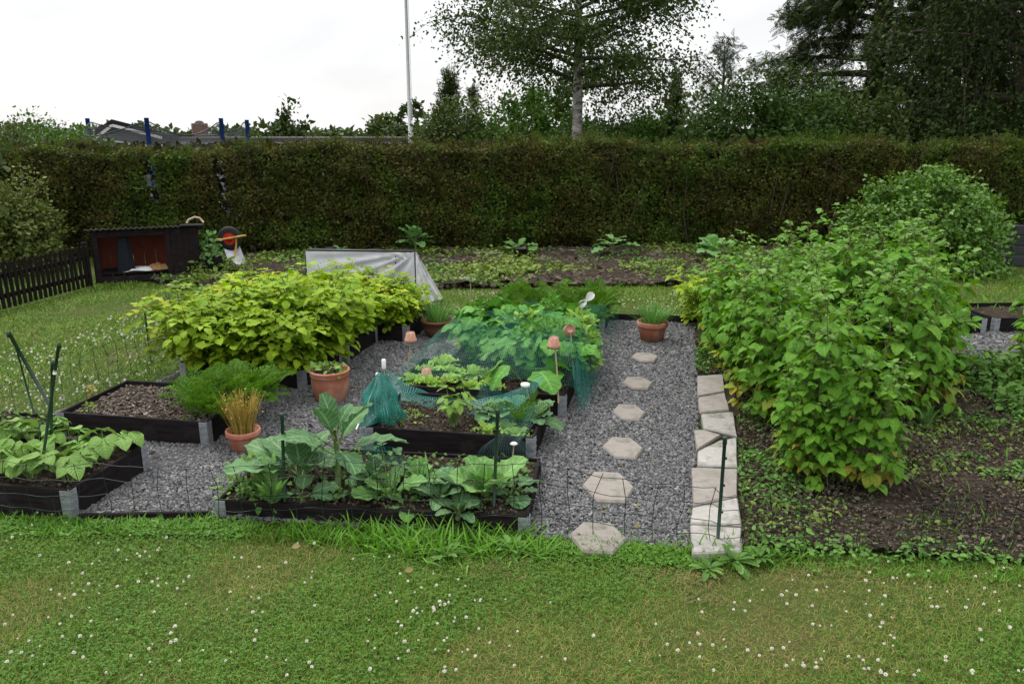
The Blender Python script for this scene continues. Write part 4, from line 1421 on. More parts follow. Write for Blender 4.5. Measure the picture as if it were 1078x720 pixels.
# front cabbage bed
plant_obj('collard_plant', 'tall collard on a thick bare stalk with drooping blue-green leaves', 'collard', rosette(81, 10, .33, T_COL, M['cabbage'], 1.25, .02, .36, petiole=.3, el0=.15), G(356, 516, .1), .4)
plant_obj('collard_plant', 'broad collard with huge grey-green leaves behind the fence stake', 'collard', rosette(82, 12, .36, T_COL, M['cabbage'], 1.2, .02, .06, el0=.6), G(318, 512, .1), 2.0)
plant_obj('collard_plant', 'wide flat-leaved collard low at the fence stake foot', 'collard', rosette(83, 5, .19, T_CAB, M['cabbage'], .6, .02, .03, el0=.3), G(318, 530, .1), 1.0)
plant_obj('leek_plant', 'upright strappy light green leek leaves beside the fence stake', 'leek', blades(84, 16, .30, M['cabbage_light'], .03, .9, leaf_tpl(blade(.075), 6, 2, .3, .5)), G(288, 530, .1))
plant_obj('potato_plant', 'small yellow-green potato plant in the corner of the cabbage bed', 'plant', leafy_mound(85, 230, .17, .27, .042, T_SMALL[0], M['bean'], 12), G(262, 520, .09), 0, None, .95)
plant_obj('mustard_plant', 'small dark leafy plant low in front of the cabbage bed corner', 'plant', leafy_mound(86, 110, .13, .13, .05, T_SMALL[0], M['weed'], 8), G(280, 524, .09))
plant_obj('cabbage', 'light green cabbage with torn leaves in the middle of the front bed', 'cabbage', rosette(87, 7, .21, T_CAB, M['cabbage_light'], 1.1, .02, el0=.5), G(408, 526, .09), 1.5)
plant_obj('cabbage', 'big pale cabbage with upright rounded leaves by the second fence stake', 'cabbage', rosette(88, 12, .27, [T_COL[1], T_CAB[1]], M['cabbage_light'], 1.45, .02, .03, petiole=.2, el0=.85), G(512, 528, .09), .7)
plant_obj('cabbage', 'blue-green cabbage with outer leaves spreading over the gravel', 'cabbage', rosette(89, 7, .20, T_CAB, M['cabbage'], .5, .02), G(540, 522, .09), 2.4)
plant_obj('cabbage', 'dull young cabbage beside the thick collard stalk', 'cabbage', rosette(90, 7, .16, T_CAB, M['cabbage'], .7, .02), G(374, 522, .09), 2.9)
plant_obj('leek_plant', 'spiky young leek with three straight pale blades', 'leek', blades(91, 6, .26, M['chive'], .015, .8, leaf_tpl(blade(.05), 5, 2, .3, .4)), G(452, 520, .1))
plant_obj('mustard_plant', 'bolted mustard stem with buds above the torn cabbage', 'plant', trifoliate(92, .30, .06, 6, T_SMALL, .05, M['cabbage'], 3, .2), G(412, 525, .1))
plant_obj('cabbage', 'drooping yellow-edged cabbage leaf cluster at the front board', 'cabbage', rosette(93, 5, .17, T_CAB, M['cabbage_light'], .3, .02), G(428, 536, .08), .3)
for k, (x, y, sz, mt, l) in enumerate([(462, 532, .19, 'cabbage', 'dull green cabbage between the torn one and the big pale one'), (485, 518, .20, 'cabbage', 'blue-green cabbage just behind the big pale cabbage'), (440, 512, .17, 'cabbage_light', 'small pale cabbage at the back of the front bed'), (395, 510, .18, 'cabbage', 'dark young cabbage behind the torn light cabbage'), (482, 545, .15, 'cabbage', 'low cabbage leaning over the front board left of the second stake')]):
    plant_obj('cabbage', l, 'cabbage', rosette(400 + k, 9, sz, [T_COL[k % 2], T_CAB[1]], M[mt], 1.2, .02, .02, petiole=.25, el0=.45), G(x, y, .09), k * 1.3)
rr = np.random.default_rng(95)
W = scatter(rr, [local('F', .02, .1)[:2], local('F', .98, .1)[:2], local('F', .98, .95)[:2], local('F', .02, .95)[:2]], 700)
mb = MB().inst(T_SMALL[0], rotz_frames(rr, len(W), rr.uniform(.02, .05, len(W)), .6), np.c_[W, rr.uniform(.09, .15, len(W))])
tag(mb.obj('weeds', M['weed']), 'low green weeds covering the soil of the front cabbage bed', 'weeds', kind='stuff')
W = scatter(rr, [local('C', .05, .1)[:2], local('C', .95, .1)[:2], local('C', .95, .95)[:2], local('C', .05, .95)[:2]], 900)
mb = MB().inst(T_SMALL[0], rotz_frames(rr, len(W), rr.uniform(.02, .045, len(W)), .6), np.c_[W, rr.uniform(.09, .16, len(W))])
tag(mb.obj('weeds', M['weed']), 'small weeds filling the low bed behind the beans', 'weeds', kind='stuff')
plant_obj('seedling', 'tiny yellow seedling on the bare bark soil', 'seedling', leafy_mound(74, 40, .06, .05, .03, T_SMALL[0], M['weed_yellow'], 4), G(93, 432, .16))
plant_obj('dead_stem', 'rusty dried stem at the corner of the bare-soil bed', 'dried plant', leafy_mound(75, 30, .03, .14, .03, T_SMALL[0], M['straw'], 4), G(97, 418, .16))

# ================================================================== raspberries
rmk = [(lambda s_=s_, h=h: raspberry(s_, h)) for s_, h in ((101, 1.32), (102, 1.22), (103, 1.40), (104, 1.12), (105, 1.28), (106, 1.05), (107, .85))]
rs = []
rr = random.Random(5)


def rrow(p0, p1, n, jx, hs):
    for i in range(n):
        t = i / (n - 1)
        h = hs[0] + (hs[1] - hs[0]) * t
        rs.append((np.array((p0[0] + (p1[0] - p0[0]) * t + rr.uniform(-jx, jx), p0[1] + (p1[1] - p0[1]) * t + rr.uniform(-.08, .08), .02)), h * rr.choice((.84, .92, 1.0, 1.05, 1.12))))


rrow((2.02, 4.75), (2.42, 6.9), 24, .18, (.80, .84))
rrow((2.65, 6.5), (3.1, 8.7), 14, .22, (.84, .84))
rrow((3.05, 5.75), (4.15, 8.1), 22, .22, (.86, .92))
rrow((3.0, 6.2), (3.6, 8.3), 14, .2, (.88, .91))
rrow((1.98, 5.7), (2.24, 8.4), 19, .10, (.74, .76))
rrow((4.80, 7.0), (5.25, 7.4), 7, .12, (.72, .85))
rrow((1.80, 4.62), (2.32, 4.62), 9, .06, (.55, .66))
for (x_, y_, s_) in ((3.0, 6.9, 1.14), (3.35, 7.2, 1.18), (2.7, 7.4, 1.06), (3.7, 7.6, 1.12), (2.45, 7.0, 1.02), (3.2, 8.0, 1.12), (2.9, 6.3, 1.04), (4.0, 7.7, 1.06)):
    rs.append((np.array((x_, y_, .02)), s_ * .89))
protos = []
for i, (p, s_) in enumerate(rs):
    k = i % len(rmk)
    far_ = p[0] > 4.5
    lb = 'outlying raspberry cane at the picture edge beside the far gravel' if far_ else 'tall raspberry cane with drooping toothed leaves in the dense row'
    gp = 'raspberry canes by the far gravel' if far_ else 'raspberry canes in the dense row'
    if i < len(rmk):
        o = plant_obj('raspberry_cane', lb, 'raspberry', rmk[k](), p, rr.uniform(0, 6.28), gp, s_)
        protos.append(o)
    else:
        dup(protos[k], p, rr.uniform(0, 6.28), lb, s_, gp, (rr.uniform(-.13, .13), rr.uniform(-.13, .13)))
plant_obj('strap_plant', 'tuft of broad pale upright leaves under the raspberries', 'plant', blades(111, 14, .24, M['cabbage_light'], .04, .8, leaf_tpl(blade(.10), 5, 2, .3, .7)), G(975, 448, .02))

# weeds on the vegetable soil
rr = np.random.default_rng(112)


def weeds(poly, dens, size, hgt, seed, mat, label, thr=.5, freq=3.0, tpl=None, holes=()):
    rr = np.random.default_rng(seed)
    P = scatter(rr, poly, dens, holes)
    ln = lumps(P, seed, freq) + .4 * lumps(P, seed + 3, freq * 4) - .2
    k = ln > thr
    P, ln = P[k], ln[k]
    n = len(P)
    z = hgt * rr.uniform(.15, 1, n) * np.clip((ln - thr) * 3, .25, 1)
    mbs = MB().inst(tpl or T_SMALL[0], rotz_frames(rr, n, size * rr.uniform(.5, 1.3, n), .55), np.c_[P, z + .025])
    return tag(mbs.obj('weeds', mat), label, 'weeds', kind='stuff')


weeds(soil_poly, 2600, .036, .08, 113, M['weed'], 'low green weeds scattered over the vegetable soil', .60, 3.4, holes=[slab_zone])
weeds(soil_poly, 500, .036, .07, 119, M['weed_yellow'], 'paler weeds scattered over the vegetable soil', .60, 4.5, holes=[slab_zone])
grass(soil_poly, 900, .11, 39, 'grass', 'tufts of grass sprouting on the vegetable soil', M['lush'], T_BLADE2, .4, wide=1.3, patchy=-1.0, holes=[slab_zone])
weeds([(1.30, 3.95), (4.2, 3.72), (4.2, 3.58), (1.3, 3.72)], 1600, .035, .07, 120, M['weed'], 'creeping weeds along the front edge of the vegetable soil', .42, 5.0)
grass(list(FEET['K']), 900, .22, 40, 'grass', 'green grass growing in the far black bed', M['lush'], T_BLADE, .7, patchy=.2)
grass(list(FEET['K2']), 900, .20, 42, 'grass', 'green grass growing in the far bed behind the raspberries', M['lush'], T_BLADE, .7, patchy=.2)
weeds([(3.0, 5.9), (5.2, 5.6), (6.5, 6.9), (4.2, 7.2), (3.3, 7.0)], 1500, .07, .22, 114, M['weed'], 'knee-high leafy weeds beside the raspberries', .35, 2.0)
weeds([(1.38, 3.95), (1.75, 3.95), (2.05, 5.9), (1.85, 6.2)], 1300, .026, .06, 115, M['weed'], 'small weeds growing between the pale slabs and the raspberries', .47, 4.0, holes=[slab_zone])
weeds(strip_poly, 430, .07, .14, 116, M['weed_yellow'], 'pale green weeds on the soil strip under the hedge', .43, 1.6)
weeds(strip_poly, 620, .055, .11, 121, M['weed'], 'dark green weeds on the soil strip under the hedge', .42, 2.1)
weeds([(-5.0, 11.0), (-2.9, 11.0), (-2.7, 12.3), (-4.9, 12.6)], 700, .09, .25, 117, M['weed_yellow'], 'tall pale weeds left of the white tent', .35, 2.0)
weeds([(-2.5, 11.9), (4.5, 12.2), (4.5, 13.0), (-2.5, 12.9)], 420, .09, .16, 118, M['weed_yellow'], 'row of yellow-green strawberry-like leaves along the strip', .42, 1.4)

for k, (x0, y0, x1, y1) in enumerate([(490, 590, 560, 615), (720, 606, 765, 640), (660, 600, 740, 618), (820, 596, 930, 618), (250, 600, 420, 650)]):
    rq = np.random.default_rng(300 + k)
    n = 260 if k < 4 else 200
    P = np.array([G(rq.uniform(x0, x1), rq.uniform(y0, y1))[:2] for _ in range(n)])
    a = rq.uniform(0, 6.28, n)
    mb = MB().inst(T_BLADE3, frames(np.stack((np.cos(a), np.sin(a), rq.uniform(-.05, .3, n)), -1), np.array((0, 0, 1)) + rq.normal(0, .3, (n, 3)), rq.uniform(.02, .05, n)), np.c_[P, rq.uniform(.018, .034, n)])
    tag(mb.obj('dry_thatch', M['thatch']), 'dry cut grass lying on the worn lawn patch', 'dry grass', kind='stuff')
rq = np.random.default_rng(330)
P = scatter(rq, gravel_poly, 9, list(FEET.values()))
mb = MB().inst(T_SMALL[0], rotz_frames(rq, len(P), rq.uniform(.02, .05, len(P)), .3), np.c_[P, np.full(len(P), .036)])
tag(mb.obj('leaf_litter', leaf_mat('fallen_leaf', [(.20, .17, .05), (.12, .07, .03), (.28, .26, .08), (.08, .14, .03)], vein=0)), 'few fallen leaves scattered on the gravel', 'leaves', kind='stuff')
P = np.concatenate([scatter(rq, [slabL[0], slabL[1], slabL[2], slabL[3], slabL[3] - (.05, 0), slabL[2] - (.05, 0), slabL[1] - (.05, 0), slabL[0] - (.05, 0)], 160), scatter(rq, [(.12, 3.95), (1.0, 3.86), (1.0, 3.98), (.12, 4.08)], 260), scatter(rq, [(.22, 4.9), (.26, 4.9), (.95, 8.4), (.85, 8.4)], 60)])
mb = MB().inst(T_SMALL[0], rotz_frames(rq, len(P), rq.uniform(.012, .032, len(P)), .7), np.c_[P, rq.uniform(.028, .05, len(P))])
tag(mb.obj('weeds', M['weed']), 'tiny weeds sprouting at the edges of the gravel path', 'weeds', kind='stuff')
for k, (x, y, s_, l) in enumerate([(772, 592, 1.0, 'leafy dandelion at the lawn edge in front of the pale slabs'), (800, 588, .8, 'smaller dandelion right of the slabs at the lawn edge'), (745, 600, .7, 'flat dandelion rosette left of the fence stake foot'), (470, 585, .8, 'broad weed in the long grass below the leek'), (540, 580, .9, 'broad weed in the long grass below the pale cabbage')]):
    plant_obj('dandelion', l, 'weed', rosette(310 + k, 18, .15, [leaf_tpl(serrate(ovate(.17, .65, .06, .04), 6, .5), 12, 2, .2, .8)], M['weed'], .9, .01, petiole=.05), G(x, y, .02), k, None, s_)
for (x, y, mk, nm, l, s_) in [
        (437, 268, lambda: rosette(121, 26, .20, T_COL, M['kale'], 1.35, .02, .20, el0=.25), 'kale_plant', 'full blue-green kale standing behind the white tent corner', 1.55),
        (545, 268, lambda: rosette(122, 9, .22, T_CAB, M['cabbage_light'], .9, .02, .06), 'kale_plant', 'small light green kale on the strip right of the blue-green one', 1.6),
        (645, 272, lambda: rosette(123, 9, .22, T_CAB, M['kale'], .6, .02, .18), 'kale_plant', 'drooping kale on the strip above the chive pot', 1.6),
        (750, 274, lambda: rosette(124, 16, .26, T_CAB, M['kale'], 1.0, .02, .15), 'kale_plant', 'tall kale half behind the far end of the raspberries', 1.3),
        (357, 268, lambda: rosette(125, 7, .2, T_CAB, M['cabbage_light'], .9, .02, .03), 'kale_plant', 'yellow-green cabbage top peeping over the white tent', 1.0)]:
    plant_obj(nm, l, 'kale', mk(), G(x, y, .03), rng.uniform(0, 6), None, s_)
for k, (x, y, l) in enumerate([(347, 272, 'black plastic pot behind the white tent'), (548, 272, 'black plastic pot under the small light kale')]):
    tag(MB().lathe([(0, 0), (.10, 0), (.13, .17), (.138, .17), (.138, .19), (.12, .19), (.11, .12), (0, .12)], sides=20).obj('plant_pot', M['black_pipe'], loc=G(x, y, .03)), l, 'pot')

# ================================================================== pots
def big_pot(r, h, mat):
    """rounded terracotta pot with a double lip, hollow inside"""
    return MB().lathe([(0, 0), (r * .68, 0), (r * .74, h * .05), (r * .92, h * .40), (r * .985, h * .66), (r * .97, h * .80), (r * 1.0, h * .82), (r * 1.03, h * .86), (r * 1.0, h * .90), (r * 1.04, h * .93), (r * 1.06, h * .97), (r * 1.03, h), (r * .94, h), (r * .90, h * .93), (r * .88, h * .86), (0, h * .86)], sides=40)


def taper_pot(r, h):
    return MB().lathe([(0, 0), (r * .70, 0), (r * .90, h * .74), (r * .91, h * .76), (r * 1.0, h * .76), (r * 1.02, h * .80), (r * 1.03, h * .97), (r, h), (r * .90, h), (r * .87, h * .86), (0, h * .86)], sides=40)


def potted(label, px, py, mb, mat, soil_r, soil_z, name='plant_pot', cat='pot'):
    p = G(px, py)
    t = thing(name, label, cat, p)
    mb.obj('pot_body', mat, t)
    MB().lathe([(soil_r, soil_z), (soil_r * .5, soil_z + .012), (0, soil_z + .015)], sides=24).obj('soil', M['soil'], t)
    return p


p = potted('big rounded terracotta pot with a double lip on the gravel', 349, 423, big_pot(.160, .29, 0), M['terracotta'], .145, .255)
plant_obj('potato_plant', 'low pale plant spilling over the rim of the big terracotta pot', 'plant', leafy_mound(131, 60, .15, .07, .06, T_SMALL[0], M['bean'], 6), p + (0, 0, .265))
p = potted('terracotta pot holding dry yellow stems beside the bare-soil bed', 258, 475, taper_pot(.118, .17), M['terracotta'], .103, .14)
dry = blades(132, 190, .28, M['straw'], .085, 1.28, leaf_tpl(blade(.012), 4, 1, 0, .35), name='foliage')
rq = np.random.default_rng(2)
dry[0][1].inst(T_TINY[0], rotz_frames(rq, 220, rq.uniform(.012, .022, 220), 1.0), np.c_[rq.normal(0, .06, (220, 2)), rq.normal(.21, .055, 220)])
plant_obj('dry_plant', 'clump of dried yellow stalks standing in a terracotta pot', 'dried plant', dry, p + (0, 0, .15))
p = potted('brown bowl-shaped clay pot at the far end of the potato beds', 461, 356, MB().lathe([(0, 0), (.10, 0), (.155, .12), (.175, .19), (.185, .19), (.185, .215), (.165, .215), (.155, .17), (0, .17)], sides=36), M['brown_clay'], .158, .175)
plant_obj('herb_plant', 'fine green herb growing in the brown bowl pot', 'herb', blades(133, 110, .27, M['chive'], .13, .8) , p + (0, 0, .17))
p = potted('terracotta pot of chives alone at the far end of the gravel path', 686, 360, taper_pot(.165, .235), M['terracotta'], .145, .20)
plant_obj('chive_plant', 'spiky green chives in the terracotta pot at the path end', 'chives', blades(134, 190, .24, M['chive'], .13, .75), p + (0, 0, .2))
plant_obj('clay_saucer', 'upturned clay saucer by the brown bowl pot', 'saucer', [('saucer_body', MB().lathe([(.10, 0), (.10, .01), (.07, .05), (0, .05)], sides=24), M['rock'])], G(477, 362, .0))

# ================================================================== canes with caps
def lean_cane(base, top, r, mat, name, label, cat='cane', cap=None, group=None):
    base, top = np.array(base, float), np.array(top, float)
    t = thing(name, label, cat, base, 0, group)
    d = top - base
    u = np.linspace(0, 1, 6)[:, None]
    MB().tube(u * d + np.array((0, 0, 0)) + np.sin(u * PI) * .006, r, 7).obj('cane', mat, t)
    if cap:
        cap[0].obj(cap[1], cap[2], t).location = d
    return t


def clay_cap(r, h):
    return MB().lathe([(0, .0), (r * .70, .0), (r * .70, .003), (r * .95, -h * .72), (r * 1.05, -h * .72), (r * 1.05, -h), (r * .95, -h), (r * .9, -h * .7), (0, -h * .1)], sides=22)


def bottle_cap(s=1.0):
    return MB().lathe([(0, .03 * s), (.012 * s, .03 * s), (.017 * s, .02 * s), (.017 * s, -.04 * s), (.013 * s, -.05 * s), (0, -.05 * s)], sides=14)


def up_at(px, py, base):
    """point on the sight line through a pixel at the depth of the base"""
    return AT(px, py, base[1])


b = local('H', 1.0, .95, .0); b = G(428, 402, .05)
lean_cane(b, up_at(432, 350, b), .006, M['cane'], 'net_cane', 'bamboo cane capped by a small clay pot at the left end of the lettuce bed', cap=(clay_cap(.052, .085), 'clay_pot', M['clay_small']), group='canes holding up the net')
b = G(588, 424, .15)
lean_cane(b, up_at(583, 355, b), .006, M['cane'], 'net_cane', 'bamboo cane capped by a small clay pot over the squash near the path', cap=(clay_cap(.05, .085), 'clay_pot', M['clay_small']), group='canes holding up the net')
b = G(604, 400, .15)
t = lean_cane(b, up_at(600, 346, b), .006, M['cane'], 'net_cane', 'short cane whose tilted clay pot shows its round bottom beside the parsley', group='canes holding up the net')
capo = clay_cap(.05, .075).obj('clay_pot', M['clay_small'], t)
capo.location = up_at(600, 346, b) - b
capo.rotation_euler = (R(62), 0, 0)
p = G(449, 397, .16)
tag(clay_cap(.05, .08).obj('clay_pot', M['clay_small'], loc=p + (0, 0, .08)), 'small upturned clay pot sitting low among the lettuces', 'clay pot')
b = G(375, 452, .2)
lean_cane(b, G(398, 394, .55) * 0 + up_at(398, 397, b + (0, .25, 0)), .005, M['white_plastic'], 'net_cane', 'slanting white stick with a white cap left of the net bundle', cap=(bottle_cap(1.1), 'cap', M['white_plastic']), group='canes holding up the net')
b = G(404, 432, .2)
lean_cane(b, up_at(404, 382, b), .0045, M['cane'], 'net_cane', 'thin upright cane with a white cap above the net bundle', cap=(bottle_cap(.95), 'cap', M['white_plastic']), group='canes holding up the net')
b = G(560, 440, .16)
lean_cane(b, up_at(553, 405, b), .0045, M['cane'], 'net_cane', 'short cane with a flat white cap in front of the squash', cap=(MB().lathe([(0, .012), (.034, .010), (.034, -.012), (0, -.014)], sides=18), 'cap', M['white_plastic']), group='canes holding up the net')
b = G(536, 500, .06)
lean_cane(b, up_at(541, 467, b), .0045, M['cane'], 'net_cane', 'low cane with a white egg-shaped cap by the metal corner', cap=(MB().lathe([(0, .014), (.012, .010), (.022, 0), (.012, -.010), (0, -.014)], sides=14, M=((1.2, 0, 0), (0, 1, 0), (0, 0, 1))), 'cap', M['white_plastic']), group='canes holding up the net')
b = G(618, 345, .15)
t = lean_cane(b, up_at(617, 316, b), .005, M['cane'], 'net_cane', 'cane with a white plastic bow above the far parsley', group='canes holding up the net')
rib = MB()
e = up_at(617, 316, b) - b
for sx, ang, L in ((1, .9, .11), (-1, -2.0, .10)):
    d = np.array((math.sin(ang) * .8, 0, math.cos(ang) * 1.0)) if sx > 0 else np.array((-.55, 0, -.55))
    for q in range(3):
        rib.inst(leaf_tpl(ovate(.35, .6, .15, .1), 5, 2, .5, .5, .1), frames([d + (0, .25 * (q - 1), 0)], [(0., -1, .3)], [L]), np.array([e]))
rib.obj('bow', M['white_plastic'], t)
for k, (x, y0, y1, l) in enumerate([(495, 316, 296, 'thin label stick left of centre over the far netted bed'), (583, 316, 303, 'short pale label stick over the far netted bed'), (468, 402, 396, 'little wooden plant label at the lettuce bed front')]):
    b = G(x, y0, .2 if k < 2 else .2)
    lean_cane(b - (0, 0, .05), up_at(x, y1, b) , .006, M['cane'], 'plant_label', l, 'plant label')

# ================================================================== nets
def net(name, label, X, Y, Zf, mat, uvs=1.0):
    """draped sheet: X,Y grids in metres, heights from Zf"""
    Z = Zf
    n, m_ = X.shape
    P = np.stack((X, Y, Z), -1)
    du = np.r_[0, np.cumsum(np.linalg.norm(np.diff(P[n // 2], axis=0), axis=1))]
    dv = np.r_[0, np.cumsum(np.linalg.norm(np.diff(P[:, m_ // 2], axis=0), axis=1))]
    UV = np.stack(np.meshgrid(du, dv), -1) * uvs
    f = np.array([(j * m_ + i, j * m_ + i + 1, (j + 1) * m_ + i + 1, (j + 1) * m_ + i) for j in range(n - 1) for i in range(m_ - 1)])
    return tag(MB().add(P.reshape(-1, 3), [f], UV.reshape(-1, 2)).obj(name, mat), label, 'net')


def bed_grid(f0, b0, a0, a1, b1, n, m_):
    """grid running from bed corner f0 (right front) by widths a and depths b along the common axes"""
    a = np.linspace(a0, a1, m_); b = np.linspace(0, b1, n)
    A_, B_ = np.meshgrid(a, b)
    P = np.array(f0)[None, None, :2] - A_[..., None] * U[:2] + B_[..., None] * V[:2]
    return A_, B_, P[..., 0], P[..., 1]


A_, B_, X, Y = bed_grid((.50, 5.90), 0, -.12, 1.72, 3.40, 60, 46)
P2 = np.c_[X.ravel(), Y.ravel()]
crown = .46 - .15 * np.clip((B_ - 1.5) / .6, 0, 1) + .07 * lumps(P2, 61, 5).reshape(X.shape) + .03 * lumps(P2, 62, 16).reshape(X.shape)
edge = np.minimum(np.clip((A_ + .12) / .16, 0, 1), np.clip((1.72 - A_) / .45, 0, 1) ** 1.6)
front = np.clip(B_ / .35, 0, 1)
Z = (.02 + (crown - .02) * np.sqrt(edge)) * (.55 + .45 * front) + .02 * np.sin(A_ * 25 + 4 * B_) * (1 - edge)
Z = np.where(B_ > 2.6, Z - (B_ - 2.6) * .12, Z)
net('garden_net', 'teal garden net draped over the squash and carrot beds', X, Y, Z, M['net'])
# second, slack net over the patchy bed: hangs from the canes in a swag
s = np.linspace(0, 1, 40); q = np.linspace(0, 1, 14)
S_, Q_ = np.meshgrid(s, q)
L0, R0 = local('H', 1.03, -.05, .34), local('Gb', .02, .75, .46)
top = L0[None, None] * (1 - S_[..., None]) + R0[None, None] * S_[..., None]
swag = .30 * 4 * S_ * (1 - S_)
X = top[..., 0] - V[0] * Q_ * .24 + .012 * np.sin(S_ * 37 + Q_ * 5)
Y = top[..., 1] - V[1] * Q_ * .24 + .015 * np.sin(S_ * 29)
Z = np.maximum(top[..., 2] - swag * .75 - Q_ * .16 * (.6 + .4 * np.cos(S_ * 9)), .12 + .05 * Q_)
net('garden_net', 'slack swag of teal net hanging in front of the lettuce bed', X, Y, Z, M['net_bunch'])
# gathered bundle round the cane
th = np.linspace(0, 2 * PI, 50); h = np.linspace(0, 1, 14)
T_, H_ = np.meshgrid(th, h)
c_ = G(402, 442, .2)
rad = .12 * (1 - H_ ** 2.2 * .93) * (1 + .13 * np.sin(T_ * 5 + H_ * 4 + 1) + .10 * np.sin(T_ * 9 - H_ * 5) + .07 * np.sin(T_ * 17 + 6 * H_) + .10 * np.sin(H_ * 13 + 2 * np.sin(T_ * 2)))
net('garden_net', 'teal net gathered into a tent-shaped bundle round a cane', c_[0] + rad * np.cos(T_) * 1.15, c_[1] + rad * np.sin(T_), c_[2] + .36 * H_ + .02 * np.sin(T_ * 3) * (1 - H_), net_mat('net_gather', (.012, .19, .15), .012, .42))
# right edge of the patchy bed and trailing hem by the path
def hem(p0, p1, z0, z1, off, n=24, m_=8, wob=.02):
    s = np.linspace(0, 1, n); q = np.linspace(0, 1, m_)
    S_, Q_ = np.meshgrid(s, q)
    p0, p1 = np.array(p0), np.array(p1)
    X = p0[0] + (p1[0] - p0[0]) * S_ + off[0] * Q_ ** 1.5 + wob * np.sin(S_ * 30 + Q_ * 4)
    Y = p0[1] + (p1[1] - p0[1]) * S_ + off[1] * Q_ ** 1.5 + wob * np.cos(S_ * 23 + Q_ * 3)
    Z = z0 + (z1 - z0) * Q_ + .01 * np.sin(S_ * 17)
    return X, Y, Z


X, Y, Z = hem(local('H', -.03, .05)[:2], local('H2', -.03, .35)[:2], .40, .02, (.09, -.02))
net('garden_net', 'trailing hem of teal net hanging down beside the gravel path', X, Y, Z, M['net_bunch'])
X, Y, Z = hem(local('Gb', -.0, .15)[:2], local('Gb', .42, .85)[:2], .36, .20, (-.12, -.2), wob=.015)
net('garden_net', 'teal net laid over the cabbages at the right end of the patchy bed', X, Y, Z, M['net'])
X, Y, Z = hem(G(378, 462, .17)[:2], G(452, 512, .1)[:2], .22, .04, (.06, -.10), wob=.02)
net('garden_net', 'dark teal net slumped behind the tall collard stalk', X, Y, Z, M['net_bunch'])
T_, H_ = np.meshgrid(th, h)
c_ = G(532, 498, .0)
rad = .17 * (1 - H_ ** 1.8 * .93) * (1 + .14 * np.sin(T_ * 6))
net('garden_net', 'dark net propped on a low cane behind the pale cabbage', c_[0] + rad * np.cos(T_), c_[1] + rad * .45 * np.sin(T_), c_[2] + .14 + .14 * H_, net_mat('net_dark', (.012, .05, .05), .014, .13))

# ================================================================== wire fence
fence = thing('wire_fence', 'low green wire mesh fence with stakes around the vegetable beds', 'fence', (0, 0, 0))
fpts = [(-3.95, 8.9), (-3.55, 7.4), (-3.72, 5.9), (-4.1, 4.75), (-3.6, 4.30), (-2.55, 4.10), (-1.344, 4.12), (-.112, 4.02), (1.125, 3.83), (2.74, 3.72), (4.6, 3.6)]
fp = np.array(fpts)
seg = np.r_[0, np.cumsum(np.linalg.norm(np.diff(fp, axis=0), axis=1))]
rr = np.random.default_rng(141)


def fat(s):
    return np.array((np.interp(s, seg, fp[:, 0]), np.interp(s, seg, fp[:, 1])))


mb = MB()
FH = lambda s: .43 + .03 * math.sin(s * 1.7) - (.06 if s > seg[8] else 0)
for row, fr in enumerate((.06, .28, .5, .75, 1.0)):
    pts = []
    for s in np.arange(0, seg[-1], .06):
        x, y = fat(s)
        span = (s % 1.25) / 1.25
        z = FH(s) * fr - .05 * fr * math.sin(PI * span) + .006 * math.sin(s * 23 + row)
        pts.append((x + .006 * math.sin(s * 19 + row * 2), y + .012 * math.sin(s * 5 + row), z))
    mb.tube(pts, .0021, 4)
for s in np.arange(.05, seg[-1], .155):
    x, y = fat(s)
    span = (s % 1.25) / 1.25
    hh = FH(s) - .05 * math.sin(PI * span)
    j = rr.normal(0, .012, 4)
    mb.tube([(x + j[0], y, .0), (x + j[1], y + .004, hh * .35), (x + j[2], y - .003, hh * .7), (x + j[3], y, hh + .01)], .0021, 4)
mb.obj('wire_mesh', M['wire'], fence)
for px, pyb, pxt, pyt in ((300, 545, 297, 440), (519, 550, 524, 436), (755, 577, 763, 465)):
    b = G(px, pyb)
    tpt = AT(pxt, pyt, b[1])
    mbs = MB().tube([b, (b + tpt) / 2, tpt], .010, 8)
    mbs.lathe([(0, .03), (.011, .03), (.0125, .02), (.0125, -.012), (0, -.012)], tpt, 10)
    for q in (.35, .6, .85):
        c_ = b + (tpt - b) * q
        mbs.box(c_ + np.array((.010, 0, 0)), (.016, .008, .012))
    mbs.obj('stake', M['green_pole'], fence)
for (x, y) in ((3.9, 3.65), (-3.55, 7.4)):
    MB().tube([(x, y, 0), (x, y, .55)], .0075, 8).obj('stake', M['green_pole'], fence)
for k, (pb, pt, Yt, r, l) in enumerate([((40, 520), (62, 362), None, .0095, 'longest dark green stake with a pale band, stuck in the bean bed'), ((53, 505), (55, 381), None, .009, 'upright dark green stake between the two longer leaning ones'), ((55, 430), (9, 350), None, .011, 'thick dark green stake leaning to the left over the bean bed'), ((37, 440), (17, 366), None, .007, 'thin dark stake at the back corner of the low weed bed')]):
    b = G(*pb) if k != 2 else None
    if k == 2:
        b = AT(54, 430, 4.75); tpt = AT(9, 350, 4.75)
    else:
        tpt = AT(*pt, b[1])
    t = thing('garden_stake', l, 'stake', b)
    mbs = MB().tube(np.array([(0, 0, 0), (tpt - b) / 2, tpt - b]), r, 8)
    mbs.lathe([(0, .012), (r * 1.15, .008), (r * 1.15, -.03), (0, -.03)], tpt - b, 8)
    mbs.obj('pole', M['green_pole'], t)
    if k == 0:
        c_ = (tpt - b) * .82
        MB().tube(np.array([c_ * .985, c_ * 1.015]), r * 1.2, 8).obj('band', M['white_plastic'], t)

